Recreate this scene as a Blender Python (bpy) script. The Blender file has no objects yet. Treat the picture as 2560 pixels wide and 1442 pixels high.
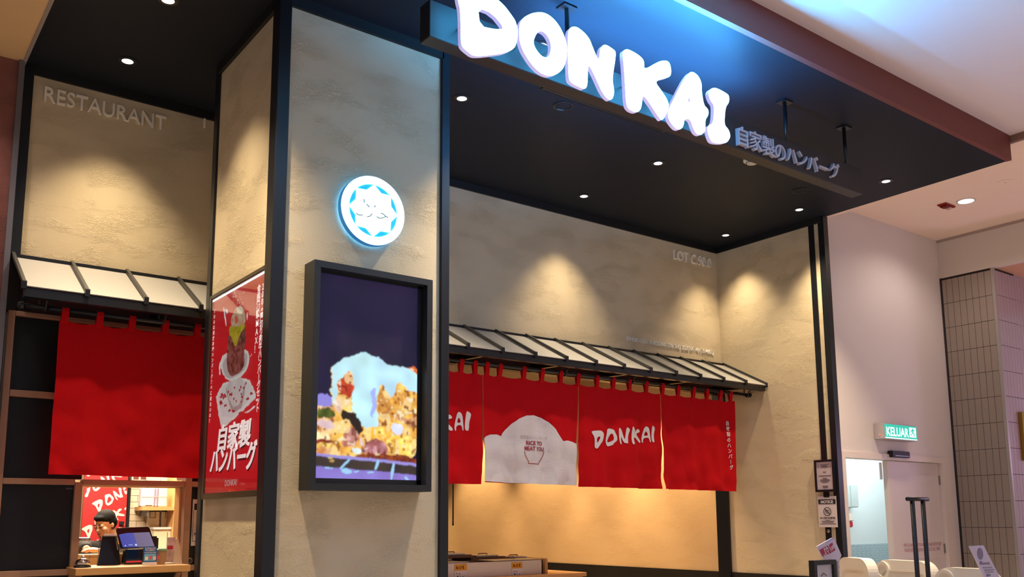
import bpy, bmesh, math, random
import numpy as np
from math import radians, sin, cos, pi
from mathutils import Vector, Matrix, noise
from mathutils.geometry import tessellate_polygon
random.seed(7); np.random.seed(7)
sc = bpy.context.scene
COL = sc.collection

# ---------------------------------------------------------------- camera
def cam_axes(yaw, pitch, roll):
    cy, sy, cp, sp = cos(yaw), sin(yaw), cos(pitch), sin(pitch)
    fwd = np.array([sy*cp, cy*cp, sp]); right = np.array([cy, -sy, 0.0]); down = np.cross(fwd, right)
    cr, sr = cos(roll), sin(roll)
    return np.array([cr*right+sr*down, -sr*right+cr*down, fwd])
AX = cam_axes(radians(37.075), radians(8.581), radians(.385))
FPX, CX, CY = 2266.69, 1280.0, 955.51
EYE = np.array([0.0, 0.0, 1.5])
cd = bpy.data.cameras.new('camera'); cam = bpy.data.objects.new('camera', cd); COL.objects.link(cam)
r_, d_, f_ = AX
cam.matrix_world = Matrix(((r_[0], -d_[0], -f_[0], 0), (r_[1], -d_[1], -f_[1], 0), (r_[2], -d_[2], -f_[2], 1.5), (0, 0, 0, 1)))
cd.sensor_width = 36; cd.lens = 36*FPX/2560; cd.shift_y = (CY-721)/2560; cd.clip_start = .05
sc.camera = cam

# ---------------------------------------------------------------- world, exposure
sc.view_settings.view_transform = 'Standard'; sc.view_settings.look = 'None'
sc.view_settings.exposure = 0.0; sc.view_settings.gamma = 1; sc.view_settings.use_curve_mapping = False
w = bpy.data.worlds.new('mall_air'); sc.world = w; w.use_nodes = True
w.node_tree.nodes['Background'].inputs[0].default_value = (1.0, .92, .92, 1)
w.node_tree.nodes['Background'].inputs[1].default_value = .36

def lamp(name, kind, loc, power, color, parent=None, **kw):
    l = bpy.data.lights.new(name, kind); l.energy = power; l.color = color
    for k, v in kw.items(): setattr(l, k, v)
    o = bpy.data.objects.new(name, l); COL.objects.link(o); o.location = loc
    if parent is not None: o.parent = parent; o.location = Vector(loc)-WL.get(parent, Vector())
    return o
WL = {}
# unseen fill added in the hall, lamps of the rooms behind the openings
HALL = (1.0, .86, .82)
for x, y, p in ((-1, -3.2, 125), (4.5, -3.2, 150), (9.5, -2.0, 175)):
    lamp('hall_fill', 'AREA', (x, y, 4.6), p, HALL, shape='SQUARE', size=1.2, spread=radians(105))
lamp('kitchen_lamp', 'AREA', (1.75, 7.75, 2.75), 115, (1, .80, .56), shape='RECTANGLE', size=1.0, size_y=.5)
lamp('kitchen_lamp', 'AREA', (2.1, 8.75, 2.9), 120, (1, .84, .62), shape='RECTANGLE', size=1.2, size_y=.4)  # second, unseen lamp added to brighten the brick wall
lamp('corridor_lamp', 'AREA', (9.9, 5.85, 2.6), 30, (.82, .97, 1), shape='RECTANGLE', size=1.6, size_y=.5)
SPOT_W = 180; SPOT_C = (1, .80, .52)

# ---------------------------------------------------------------- pixel -> point on a real plane
def ray(u, v): return AX.T @ np.array([(u-CX)/FPX, (v-CY)/FPX, 1.0])
def PZ(u, v, z): d = ray(u, v); return Vector(EYE+d*(z-1.5)/d[2])
def PY(u, v, y): d = ray(u, v); return Vector(EYE+d*y/d[1])
def PX(u, v, x): d = ray(u, v); return Vector(EYE+d*x/d[0])

# ---------------------------------------------------------------- materials
def lin(c):
    if isinstance(c, str):
        c = [int(c[i:i+2], 16)/255 for i in (0, 2, 4)]
        c = [x/12.92 if x <= .04045 else ((x+.055)/1.055)**2.4 for x in c]
    return (c[0], c[1], c[2], 1)
MATS = {}
def mat(name, color, rough=.6, metal=0, emit=None, es=0, bump=None, var=0, varscale=6, spec=.5, coat=0, alpha=1, trans=0):
    if name in MATS: return MATS[name]
    m = bpy.data.materials.new(name); m.use_nodes = True; nt = m.node_tree; b = nt.nodes['Principled BSDF']
    I = b.inputs; c = lin(color)
    I['Base Color'].default_value = c; I['Roughness'].default_value = rough; I['Metallic'].default_value = metal
    I['Specular IOR Level'].default_value = spec; I['Coat Weight'].default_value = coat; I['Coat Roughness'].default_value = .04
    I['Transmission Weight'].default_value = trans; I['Alpha'].default_value = alpha
    if emit: I['Emission Color'].default_value = lin(emit); I['Emission Strength'].default_value = es
    L = nt.links.new
    if bump or var:
        tc = nt.nodes.new('ShaderNodeTexCoord')
    if var:
        n = nt.nodes.new('ShaderNodeTexNoise'); n.inputs['Scale'].default_value = varscale; n.inputs['Detail'].default_value = 6
        L(tc.outputs['Object'], n.inputs['Vector'])
        r = nt.nodes.new('ShaderNodeValToRGB'); e = r.color_ramp.elements
        e[0].position, e[1].position = .3, .7
        e[0].color = tuple(x*(1-var) for x in c[:3])+(1,); e[1].color = tuple(min(1, x*(1+var)) for x in c[:3])+(1,)
        L(n.outputs['Fac'], r.inputs['Fac']); L(r.outputs['Color'], I['Base Color'])
    if bump:
        sc_, st, dist, stretch = bump
        mp = nt.nodes.new('ShaderNodeMapping'); mp.inputs['Scale'].default_value = stretch
        L(tc.outputs['Object'], mp.inputs['Vector'])
        n2 = nt.nodes.new('ShaderNodeTexNoise'); n2.inputs['Scale'].default_value = sc_; n2.inputs['Detail'].default_value = 5
        n2.inputs['Distortion'].default_value = .6
        L(mp.outputs['Vector'], n2.inputs['Vector'])
        bp = nt.nodes.new('ShaderNodeBump'); bp.inputs['Strength'].default_value = st; bp.inputs['Distance'].default_value = dist
        L(n2.outputs['Fac'], bp.inputs['Height']); L(bp.outputs['Normal'], I['Normal'])
    MATS[name] = m; return m
def stucco_mat(name, color, dark, strength=.6):
    """trowelled plaster: smooth skin broken by patches of torn, wrinkled ridges"""
    m = mat(name, color, .85, spec=.2); nt = m.node_tree; L = nt.links.new; N = nt.nodes.new
    b = nt.nodes['Principled BSDF']; tc = N('ShaderNodeTexCoord'); mp = N('ShaderNodeMapping')
    mp.inputs['Scale'].default_value = (1, 1, 1.9); L(tc.outputs['Object'], mp.inputs['Vector'])
    n1 = N('ShaderNodeTexNoise'); n1.inputs['Scale'].default_value = 30; n1.inputs['Detail'].default_value = 4; n1.inputs['Distortion'].default_value = 1.2
    n2 = N('ShaderNodeTexNoise'); n2.inputs['Scale'].default_value = 3.2; n2.inputs['Detail'].default_value = 3
    n3 = N('ShaderNodeTexNoise'); n3.inputs['Scale'].default_value = 90; n3.inputs['Detail'].default_value = 3
    for n in (n1, n2, n3): L(mp.outputs['Vector'], n.inputs['Vector'])
    ab = N('ShaderNodeMath'); ab.operation = 'SUBTRACT'; ab.inputs[1].default_value = .5; L(n1.outputs['Fac'], ab.inputs[0])
    a2 = N('ShaderNodeMath'); a2.operation = 'ABSOLUTE'; L(ab.outputs[0], a2.inputs[0])
    rg = N('ShaderNodeMapRange'); rg.inputs[1].default_value = 0; rg.inputs[2].default_value = .07; rg.inputs[3].default_value = 0; rg.inputs[4].default_value = 1
    L(a2.outputs[0], rg.inputs[0])
    pm = N('ShaderNodeMapRange'); pm.inputs[1].default_value = .48; pm.inputs[2].default_value = .64; pm.inputs[3].default_value = .05; pm.inputs[4].default_value = 1
    L(n2.outputs['Fac'], pm.inputs[0])
    mx = N('ShaderNodeMath'); mx.operation = 'MULTIPLY'; L(rg.outputs[0], mx.inputs[0]); L(pm.outputs[0], mx.inputs[1])
    ad = N('ShaderNodeMath'); ad.operation = 'MULTIPLY_ADD'; ad.inputs[1].default_value = .25; L(n3.outputs['Fac'], ad.inputs[0]); L(mx.outputs[0], ad.inputs[2])
    bp = N('ShaderNodeBump'); bp.inputs['Strength'].default_value = strength; bp.inputs['Distance'].default_value = .006
    L(ad.outputs[0], bp.inputs['Height']); L(bp.outputs['Normal'], b.inputs['Normal'])
    r = N('ShaderNodeMixRGB'); r.inputs[1].default_value = lin(color); r.inputs[2].default_value = lin(dark)
    n4 = N('ShaderNodeMath'); n4.operation = 'MULTIPLY'; n4.inputs[1].default_value = .6; L(n2.outputs['Fac'], n4.inputs[0]); L(n4.outputs[0], r.inputs[0])
    L(r.outputs[0], b.inputs['Base Color']); return m
def wood_mat(name, c1, c2, rough=.5):
    m = mat(name, c1, rough); nt = m.node_tree; L = nt.links.new; N = nt.nodes.new
    tc = N('ShaderNodeTexCoord'); mp = N('ShaderNodeMapping'); mp.inputs['Scale'].default_value = (3, 30, 30)
    n = N('ShaderNodeTexNoise'); n.inputs['Scale'].default_value = 2.5; n.inputs['Detail'].default_value = 5
    r = N('ShaderNodeMixRGB'); r.inputs[1].default_value = lin(c1); r.inputs[2].default_value = lin(c2)
    L(tc.outputs['Object'], mp.inputs['Vector']); L(mp.outputs['Vector'], n.inputs['Vector']); L(n.outputs['Fac'], r.inputs[0])
    L(r.outputs[0], nt.nodes['Principled BSDF'].inputs['Base Color']); return m
def vcol_mat(name, emis=0, rough=.5, coat=0):
    """flat print: colour comes from the printed sheet's own colour attribute"""
    m = mat(name, (.5, .5, .5), rough, coat=coat); nt = m.node_tree; a = nt.nodes.new('ShaderNodeVertexColor'); a.layer_name = 'print'
    b = nt.nodes['Principled BSDF']
    if emis:
        b.inputs['Specular IOR Level'].default_value = .2
        b.inputs['Base Color'].default_value = (.02, .02, .02, 1)
        nt.links.new(a.outputs[0], b.inputs['Emission Color']); b.inputs['Emission Strength'].default_value = emis
    else: nt.links.new(a.outputs[0], b.inputs['Base Color'])
    return m
M_STUC = stucco_mat('ochre_plaster', 'd5c4a6', 'c3b18f')
M_STUC2 = stucco_mat('dark_red_plaster', '8a5a52', '6e443e')
M_BLK = mat('black_metal', '11141b', .38)
M_BLKM = mat('black_matte', '101013', .55)
M_CEIL = mat('black_soffit_paint', '20242d', .5, spec=.10, bump=(60, .08, .002, (1, 1, 1)))
M_FASC = mat('brick_red_paint', '6e3530', .6)
M_WHT = mat('white_wall_paint', 'd8cdc9', .7, bump=(120, .05, .001, (1, 1, 1)))
M_PINK = mat('pale_ceiling_paint', 'e2d3d2', .8)
M_PEACH = mat('peach_ceiling_paint', 'f4dcc8', .8)
M_SOFF = wood_mat('pine_soffit', 'd6a47e', 'c08a66')
M_TAN = mat('tan_ceiling_paint', 'dcb98a', .8)
M_FLOOR = mat('polished_floor_tile', 'c0b2a6', .3, var=.06, varscale=2)
M_RED = mat('red_cotton', 'ba0d16', .9, spec=.1, bump=(7, .55, .03, (1, 1, .55)))
M_CLOTHW = mat('white_cotton_print', 'd9d0d4', .9, spec=.1)
M_TXTR = mat('dark_red_print', '9c3a48', .9, spec=.1)
M_TXTG = mat('grey_print', 'b3a0a6', .9, spec=.1)
M_PANEL = mat('awning_sheet', 'a5a29e', .5)
M_LIT = mat('sign_face_white', 'ffffff', .5, emit=(.06, .48, 1.0), es=150)
M_LIT2 = mat('emblem_white', 'ffffff', .5, emit=(.55, .85, 1.0), es=4)
M_HALO = mat('sign_halo', 'ffffff', .5, emit=(.08, .50, 1.0), es=10.0)
M_LENS = mat('lamp_lens', 'ffffff', .5, emit=(1, .96, .9), es=1.1)
M_LENSC = mat('lamp_lens_hot', 'ffffff', .5, emit=(1, .93, .84), es=4)
M_WOODF = mat('oak_frame_wood', '9a7660', .55, var=.08, varscale=9)
M_WOODL = wood_mat('light_oak', 'd0a06a', 'b98852')
M_STEEL = mat('brushed_steel', 'b9b2ae', .32, 1)
M_GREYM = mat('grey_metal', '8a8784', .45, .6)
M_PAPER = mat('white_paper', 'e6dfe2', .7)
M_INK = mat('dark_ink', '2a2024', .8)
M_WHITEP = mat('white_plastic', 'efe8dc', .35)
def glass_mat():
    m = bpy.data.materials.new('clear_glass'); m.use_nodes = True; nt = m.node_tree; nt.nodes.clear(); N = nt.nodes.new; L = nt.links.new
    o = N('ShaderNodeOutputMaterial'); mx = N('ShaderNodeMixShader'); fr = N('ShaderNodeMath'); fr.operation = 'MULTIPLY_ADD'; fr.inputs[1].default_value = .9; fr.inputs[2].default_value = .04; lw = N('ShaderNodeLayerWeight'); lw.inputs['Blend'].default_value = .5; pw = N('ShaderNodeMath'); pw.operation = 'POWER'; pw.inputs[1].default_value = 5; L(lw.outputs['Facing'], pw.inputs[0]); L(pw.outputs[0], fr.inputs[0])
    t = N('ShaderNodeBsdfTransparent'); t.inputs[0].default_value = (.94, .95, .95, 1); g = N('ShaderNodeBsdfGlossy'); g.inputs['Roughness'].default_value = .03
    L(fr.outputs[0], mx.inputs[0]); L(t.outputs[0], mx.inputs[1]); L(g.outputs[0], mx.inputs[2]); L(mx.outputs[0], o.inputs[0]); return m
M_GLASS = glass_mat()
M_SKIN = mat('skin', 'd2a284', .6)
M_HAIR = mat('black_hair', '0b0a0a', .8, spec=.2)
M_CLO = mat('black_sweater', '101012', .8)

# ---------------------------------------------------------------- object helpers
def props(o, label=None, cat=None, group=None, kind=None):
    if label: o['label'] = label
    if cat: o['category'] = cat
    if group: o['group'] = group
    if kind: o['kind'] = kind
    return o
def root(name, loc, label, cat, group=None, kind=None):
    o = bpy.data.objects.new(name, None); COL.objects.link(o); o.location = loc; o.empty_display_size = .1
    WL[o] = Vector(loc); return props(o, label, cat, group, kind)
def link(name, me, parent=None, m=None):
    o = bpy.data.objects.new(name, me); COL.objects.link(o)
    if m is not None and not me.materials: me.materials.append(m)
    if parent is not None: o.parent = parent; WL[o] = WL.get(parent, Vector())
    else: WL[o] = Vector()
    return o
def put(name, vf, m, parent=None, smooth=False, **kw):
    """one mesh object from world-space (verts, faces); its origin is its parent's"""
    v, f = vf; off = WL.get(parent, Vector()) if parent is not None else Vector()
    if parent is None and len(v):
        a = np.array([tuple(p) for p in v]); off = Vector(((a[:, 0].min()+a[:, 0].max())/2, (a[:, 1].min()+a[:, 1].max())/2, a[:, 2].min()))
    me = bpy.data.meshes.new(name); me.from_pydata([tuple(Vector(p)-off) for p in v], [], [tuple(q) for q in f]); me.validate()
    bm = bmesh.new(); bm.from_mesh(me); bmesh.ops.recalc_face_normals(bm, faces=bm.faces[:]); bm.to_mesh(me); bm.free()
    if smooth: me.shade_smooth()
    o = link(name, me, parent, m)
    if parent is None: o.location = off; WL[o] = off
    return props(o, **kw)
def join(*vfs):
    V, Fc = [], []
    for v, f in vfs:
        n = len(V); V += [tuple(p) for p in v]; Fc += [tuple(i+n for i in q) for q in f]
    return V, Fc
def box(x0, x1, y0, y1, z0, z1, bev=0):
    if x0 > x1: x0, x1 = x1, x0
    if y0 > y1: y0, y1 = y1, y0
    if z0 > z1: z0, z1 = z1, z0
    v = [(x, y, z) for z in (z0, z1) for y in (y0, y1) for x in (x0, x1)]
    f = [(0, 1, 3, 2), (4, 6, 7, 5), (0, 4, 5, 1), (2, 3, 7, 6), (0, 2, 6, 4), (1, 5, 7, 3)]
    if bev: return bevel((v, f), bev)
    return v, f
def bevel(vf, r, seg=2):
    bm = bmesh.new(); vs = [bm.verts.new(p) for p in vf[0]]
    for q in vf[1]: bm.faces.new([vs[i] for i in q])
    bmesh.ops.recalc_face_normals(bm, faces=bm.faces[:])
    bmesh.ops.bevel(bm, geom=bm.edges[:], offset=r, segments=seg, affect='EDGES', clamp_overlap=True)
    bm.verts.index_update(); out = [tuple(x.co) for x in bm.verts], [[x.index for x in q.verts] for q in bm.faces]; bm.free(); return out
def beam(a, b, w_, h_, up=(0, 0, 1)):
    """rectangular bar from a to b"""
    a, b = Vector(a), Vector(b); d = (b-a).normalized(); s = d.cross(Vector(up))
    if s.length < 1e-4: s = d.cross(Vector((0, 1, 0)))
    s.normalize(); t = s.cross(d); s *= w_/2; t *= h_/2
    v = [p+i*s+j*t for p in (a, b) for i, j in ((-1, -1), (1, -1), (1, 1), (-1, 1))]
    return v, [(0, 1, 2, 3), (4, 7, 6, 5), (0, 4, 5, 1), (1, 5, 6, 2), (2, 6, 7, 3), (3, 7, 4, 0)]
def tube(pts, r, n=10, cap=True):
    pts = [Vector(p) for p in pts]; V, Fc = [], []; prev = None
    for i, p in enumerate(pts):
        d = (pts[min(i+1, len(pts)-1)]-pts[max(i-1, 0)]).normalized()
        ref = Vector((0, 0, 1)) if abs(d.z) < .9 else Vector((1, 0, 0))
        s = d.cross(ref).normalized() if prev is None else (prev-d*prev.dot(d)).normalized()
        prev = s; t = d.cross(s); rr = r[i] if hasattr(r, '__len__') else r
        V += [p+(s*cos(2*pi*k/n)+t*sin(2*pi*k/n))*rr for k in range(n)]
    for i in range(len(pts)-1):
        for k in range(n): Fc.append((i*n+k, i*n+(k+1) % n, (i+1)*n+(k+1) % n, (i+1)*n+k))
    if cap: Fc += [tuple(range(n)), tuple(range((len(pts)-1)*n, len(pts)*n))[::-1]]
    return V, Fc
def lathe(c, prof, n=28, axis='z'):
    """profile of (radius, height) turned round an axis through c; closed at both ends"""
    V, Fc = [], []
    for r, h in prof:
        for k in range(n):
            a = 2*pi*k/n; p, q = r*cos(a), r*sin(a)
            V.append(Vector(c)+Vector({'z': (p, q, h), 'y': (p, h, q), 'x': (h, p, q)}[axis]))
    for i in range(len(prof)-1):
        for k in range(n): Fc.append((i*n+k, i*n+(k+1) % n, (i+1)*n+(k+1) % n, (i+1)*n+k))
    Fc += [tuple(range(n)), tuple(range((len(prof)-1)*n, len(prof)*n))[::-1]]
    return V, Fc
def chaikin(p, it=2):
    for _ in range(it):
        q = []
        for i in range(len(p)):
            a, b = p[i], p[(i+1) % len(p)]
            q += [(a[0]*.75+b[0]*.25, a[1]*.75+b[1]*.25), (a[0]*.25+b[0]*.75, a[1]*.25+b[1]*.75)]
        p = q
    return p
def solid(loops, f3, depth=0, maxedge=0):
    """2D outline with holes -> sheet (depth 0) or slab; f3(u, v, t) gives the world point, t in 0..1 through the slab"""
    pts = [p for l in loops for p in l]
    tris = tessellate_polygon([[Vector((p[0], p[1], 0)) for p in l] for l in loops])
    if not depth:
        if not maxedge: return [f3(u, v, 0) for u, v in pts], [tuple(t) for t in tris]
        bm = bmesh.new(); vs = [bm.verts.new((p[0], p[1], 0)) for p in pts]
        for t in tris:
            try: bm.faces.new([vs[i] for i in t])
            except ValueError: pass
        for _ in range(7):
            e = [x for x in bm.edges if x.calc_length() > maxedge]
            if not e: break
            bmesh.ops.subdivide_edges(bm, edges=e, cuts=1); bmesh.ops.triangulate(bm, faces=bm.faces[:])
        bm.verts.index_update(); out = [f3(x.co.x, x.co.y, 0) for x in bm.verts], [[x.index for x in q.verts] for q in bm.faces]
        bm.free(); return out
    n = len(pts); V = [f3(u, v, 0) for u, v in pts]+[f3(u, v, 1) for u, v in pts]
    Fc = [tuple(t) for t in tris]+[tuple(i+n for i in t[::-1]) for t in tris]; s = 0
    for l in loops:
        for i in range(len(l)): a, b = s+i, s+(i+1) % len(l); Fc.append((a, b, b+n, a+n))
        s += len(l)
    return V, Fc
DG = None
def text_vf(s, size, f3, extrude=0, bold=0, align='LEFT', sx=1, spacing=1, maxedge=0):
    """lettering from the built-in typeface; f3(u, v, t) places it; t is -1 (back) .. 1 (front)"""
    cu = bpy.data.curves.new('t', 'FONT'); cu.body = s; cu.size = size; cu.align_x = align; cu.offset = bold
    cu.space_character = spacing; cu.resolution_u = 3
    cu.extrude = extrude
    o = bpy.data.objects.new('t', cu); COL.objects.link(o); bpy.context.view_layer.update()
    me = bpy.data.meshes.new_from_object(o.evaluated_get(bpy.context.evaluated_depsgraph_get()))
    bpy.data.objects.remove(o); bpy.data.curves.remove(cu)
    if maxedge:
        bm = bmesh.new(); bm.from_mesh(me)
        bmesh.ops.triangulate(bm, faces=bm.faces[:])
        for _ in range(6):
            e = [x for x in bm.edges if x.calc_length() > maxedge]
            if not e: break
            bmesh.ops.subdivide_edges(bm, edges=e, cuts=1); bmesh.ops.triangulate(bm, faces=bm.faces[:])
        bm.to_mesh(me); bm.free()
    V = [f3(v.co.x*sx, v.co.y, (v.co.z/extrude if extrude else 0)) for v in me.vertices]; Fc = [tuple(p.vertices) for p in me.polygons]
    bpy.data.meshes.remove(me); return V, Fc
def dup(o, off, label=None, parent=None):
    """copy of a thing with its parts and sub-parts"""
    c = o.copy(); COL.objects.link(c)
    if parent is not None: c.parent = parent
    else: c.location = o.location+Vector(off)
    WL[c] = WL.get(o, Vector())+Vector(off)
    if label: c['label'] = label
    for ch in list(o.children): dup(ch, off, None, c)
    return c
# ================================================================ SETTING
CE = 4.57           # soffit of the canopy
YB, YL = 6.636, 6.558   # shop front right and left of the pillar
XR = 7.978          # return wall
S = 'structure'
def st(name, vf, m, label, parent=None, cat=None, **k):
    if parent is None: return put(name, vf, m, None, label=label, kind=S, cat=cat, **k)
    return put(name, vf, m, parent, **k)
st('floor', box(-6, 14, -8, 16, -.1, 0), M_FLOOR, 'pale polished tile floor of the mall and the shop', cat='floor')
st('ceiling', box(.84, 8.03, 3.40, 6.80, CE, CE+.10), M_CEIL, 'black soffit of the shop canopy with round downlights', cat='ceiling')
r = root('trim_1', (4.4, 3.39, CE), 'brick red fascia board along the canopy front', 'fascia', kind=S)
put('board', box(.80, 8.03, 3.376, 3.42, CE-.004, 4.83), M_FASC, r)
st('ceiling.001', box(-6, 8.07, -8, 3.40, 4.795, 4.9), M_PINK, 'pale pink flat mall ceiling beyond the red fascia', cat='ceiling')
st('ceiling.002', box(8.085, 10.294, -8, 5.26, 4.733, 4.9), M_PEACH, 'peach lower mall ceiling above the white door wall', cat='ceiling')
st('trim_2', box(8.045, 8.085, -8, 3.40, 4.733, 4.9), mat('step_brown', '8a6a5c', .7), 'brown step edge between the two mall ceilings', cat='trim')
st('trim_3', box(8.031, 8.085, 3.40, 5.26, CE-.001, 4.9), M_PEACH, 'narrow pale edge beside the canopy end', cat='trim')
st('ceiling.003', box(-6, .825, -8, 6.6, CE-.02, CE+.1), M_TAN, 'tan neighbouring ceiling at the upper left corner', cat='ceiling')
st('trim_4', box(.822, .842, -2, 6.6, CE-.028, CE+.02), mat('pale_edge', '9a8f8c', .5), 'thin pale edge strip between tan ceiling and black soffit', cat='trim')
st('wall_neighbour', box(-3, .80, 6.50, 6.62, 0, CE-.02), M_STUC2, 'rough dark red plastered neighbour wall at the far left', cat='wall')
st('trim_5', box(.80, .834, 6.47, 6.6, 0, CE-.02), mat('edge_metal', '77747a', .4, .5), 'thin grey metal edge strip at the left end of the shop front', cat='trim')

M_HEAD = mat('shaded_header', '43282c', .7)  # awning shade and red curtain bounce painted into the plaster colour
# ---- left shop front above the window
r = root('wall_left', (1.9, YL, 2.86), 'ochre plaster wall above the left awning, lit by a downlight', 'wall', kind=S)
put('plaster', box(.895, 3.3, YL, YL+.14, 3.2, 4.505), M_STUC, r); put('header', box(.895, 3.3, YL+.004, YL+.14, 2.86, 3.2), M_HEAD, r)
put('side_trim', box(.834, .90, YL-.03, YL+.1, 2.86, CE), M_BLK, r)
put('top_trim', box(.90, 3.0, YL-.02, YL+.1, 4.503, CE), M_BLKM, r)
# ---- right shop front above the entrance
r = root('wall_back', (5.5, YB, 2.885), 'ochre plaster wall above the long right awning', 'wall', kind=S)
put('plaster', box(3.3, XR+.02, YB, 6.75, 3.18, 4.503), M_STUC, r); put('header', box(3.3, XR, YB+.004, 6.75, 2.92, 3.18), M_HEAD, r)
put('top_trim', box(3.0, XR, YB-.02, YB+.03, 4.503, CE), M_BLKM, r)
put('door_track', box(3.3, XR, YB+.02, 6.75, 2.875, 2.90), M_BLK, r)
put('door_track', box(3.3, XR, YB-.01, 6.70, 2.902, 2.925), M_BLK, r)
# ---- return wall, running on into the shop
r = root('wall_right', (XR+.03, 6, 0), 'ochre plaster return wall right of the awning', 'wall', kind=S)
put('plaster', box(XR, XR+.06, 5.406, YB+.02, .915, 4.503), M_STUC, r)
put('dado', box(XR-.012, XR+.06, 5.25, 16, 0, .915), M_BLKM, r)
put('top_trim', box(XR-.02, XR+.05, 5.25, YB-.02, 4.503, CE), M_BLKM, r)
put('edge_trim', box(XR-.006, XR+.06, 5.345, 5.408, .5, CE), M_BLK, r)
put('plaster_strip', box(XR+.004, XR+.06, 5.29, 5.345, 0, CE-.06), M_STUC, r)
put('edge_trim', box(XR-.006, XR+.07, 5.225, 5.292, .5, CE), M_BLK, r)
st('wall_inside', box(XR, XR+.05, 6.75, 16, .915, 3.4), stucco_mat('inner_plaster', 'd8bd94', 'cdae80', .2), 'warm lit plaster wall inside the shop behind the red curtain', cat='wall')
st('trim_6', box(XR-.03, XR+.03, 6.60, 6.765, 0, 2.9), M_BLK, 'black door jamb between the outer and inner plaster walls', cat='jamb')
st('ceiling.004', box(.6, XR, 6.75, 16, 3.3, 3.4), mat('inner_ceiling', '8a7a66', .8), 'ceiling inside the shop', cat='ceiling')
st('wall_rear', box(3.2, XR, 15.9, 16, 0, 3.4), M_STUC, 'rear plaster wall deep inside the shop', cat='wall')
st('wall_divider', box(3.10, 3.25, 6.76, 15.9, 0, 3.3), M_BLKM, 'dark dividing wall between the kitchen and the entrance', cat='wall')

# ---- pillar
r = root('pillar', (2.48, 5.3, 0), 'square ochre plaster pillar with black corner trims carrying a screen', 'pillar', kind=S)
put('plaster', box(1.918, 3.05, 4.737, 5.88, 0, 4.5), M_STUC, r)
for q in ((1.885, 1.961, 4.712, 4.812), (3.006, 3.07, 4.715, 4.80), (1.903, 1.99, 5.781, 5.853)):
    put('corner_trim', bevel(box(*q, 0, CE), .004, 1), M_BLK, r)
put('top_trim', box(1.95, 3.02, 4.715, 4.76, 4.5, CE), M_BLKM, r); put('top_trim', box(1.895, 1.94, 4.80, 5.80, 4.5, CE), M_BLKM, r)
put('edge_bead', box(1.961, 1.967, 4.728, 4.74, 0, 4.5), mat('bead', '6f685e', .5), r)

# ================================================================ CANOPY LIGHTS
DL = [(1.39, 6.11), (1.39, 5.21), (3.51, 5.235), (5.6, 6.243), (5.58, 5.247), (7.67, 6.242), (7.615, 5.255), (7.603, 4.304), (3.51, 6.243), (1.39, 4.30), (3.51, 4.30)]
DLL = ['above the RESTAURANT lettering', 'at the top edge, left of the pillar', 'right beside the top of the pillar', 'above the middle of the long right awning', 'below the K of the bright sign',
       'nearest the corner of the return wall', 'below the right end of the hanging sign', 'right of the hanging sign end', 'behind the pillar by the awning', 'in front of the poster side of the pillar', 'in front of the pillar beside the sign']
M_CONE = mat('lamp_reflector', 'c9c6c2', .25, .8)
for i, ((x, y), l) in enumerate(zip(DL, DLL)):
    t = root('downlight' if i == 0 else 'downlight.%03d' % i, (x, y, CE), 'small round recessed canopy downlight '+l, 'downlight', 'canopy downlights')
    put('rim', lathe((x, y, CE), [(.060, -.004), (.060, .0), (.046, .0), (.044, -.006)], 24), M_BLK, t)
    put('reflector', lathe((x, y, CE), [(.045, -.0035), (.040, -.0030), (.040, -.0028)], 24), M_CONE, t)
    put('lens', lathe((x, y, CE), [(.041, -.0045), (.034, -.0075), (.01, -.008)], 24), M_LENS, t)
    lamp('downlight_lamp', 'SPOT', (x, y, CE-.03), SPOT_W*3 if y < 5 else SPOT_W*1.2 if y < 5.5 else SPOT_W*.66 if x > 7 else SPOT_W*.82 if x > 3 else SPOT_W, SPOT_C, t, spot_size=radians(85), spot_blend=1.0, shadow_soft_size=.035)
for i, (u, v, z, wd, l) in enumerate(((2415, 502, 4.733, .075, 'bright round downlight in the peach ceiling beside the red alarm'),)):
    p = PZ(u, v, z); t = root('ceiling_lamp', p, l, 'downlight')
    put('rim', lathe(p, [(wd+.02, 0), (wd+.02, -.006), (wd, -.006)], 28), M_WHT, t)
    put('lens', lathe(p, [(wd, -.0065), (wd*.5, -.010)], 28), M_LENSC, t)
    lamp('ceiling_lamp_light', 'SPOT', p+Vector((0, 0, -.03)), 50, (1, .84, .72), t, spot_size=radians(150), spot_blend=.6, shadow_soft_size=.07)
p = Vector((.36, 6.05, CE-.02)); t = root('ceiling_lamp', p, 'added out-of-view downlight brightening the rough red neighbour wall', 'downlight')
put('rim', lathe(p, [(.07, 0), (.07, -.006), (.05, -.006)], 24), M_WHT, t); put('lens', lathe(p, [(.05, -.0065), (.02, -.009)], 24), M_LENS, t)
lamp('neighbour_fill', 'SPOT', p+Vector((0, 0, -.03)), 60, (1, .82, .7), t, spot_size=radians(110), spot_blend=.9, shadow_soft_size=.05)  # lamp and fitting added out of view to brighten the neighbour wall
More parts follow.
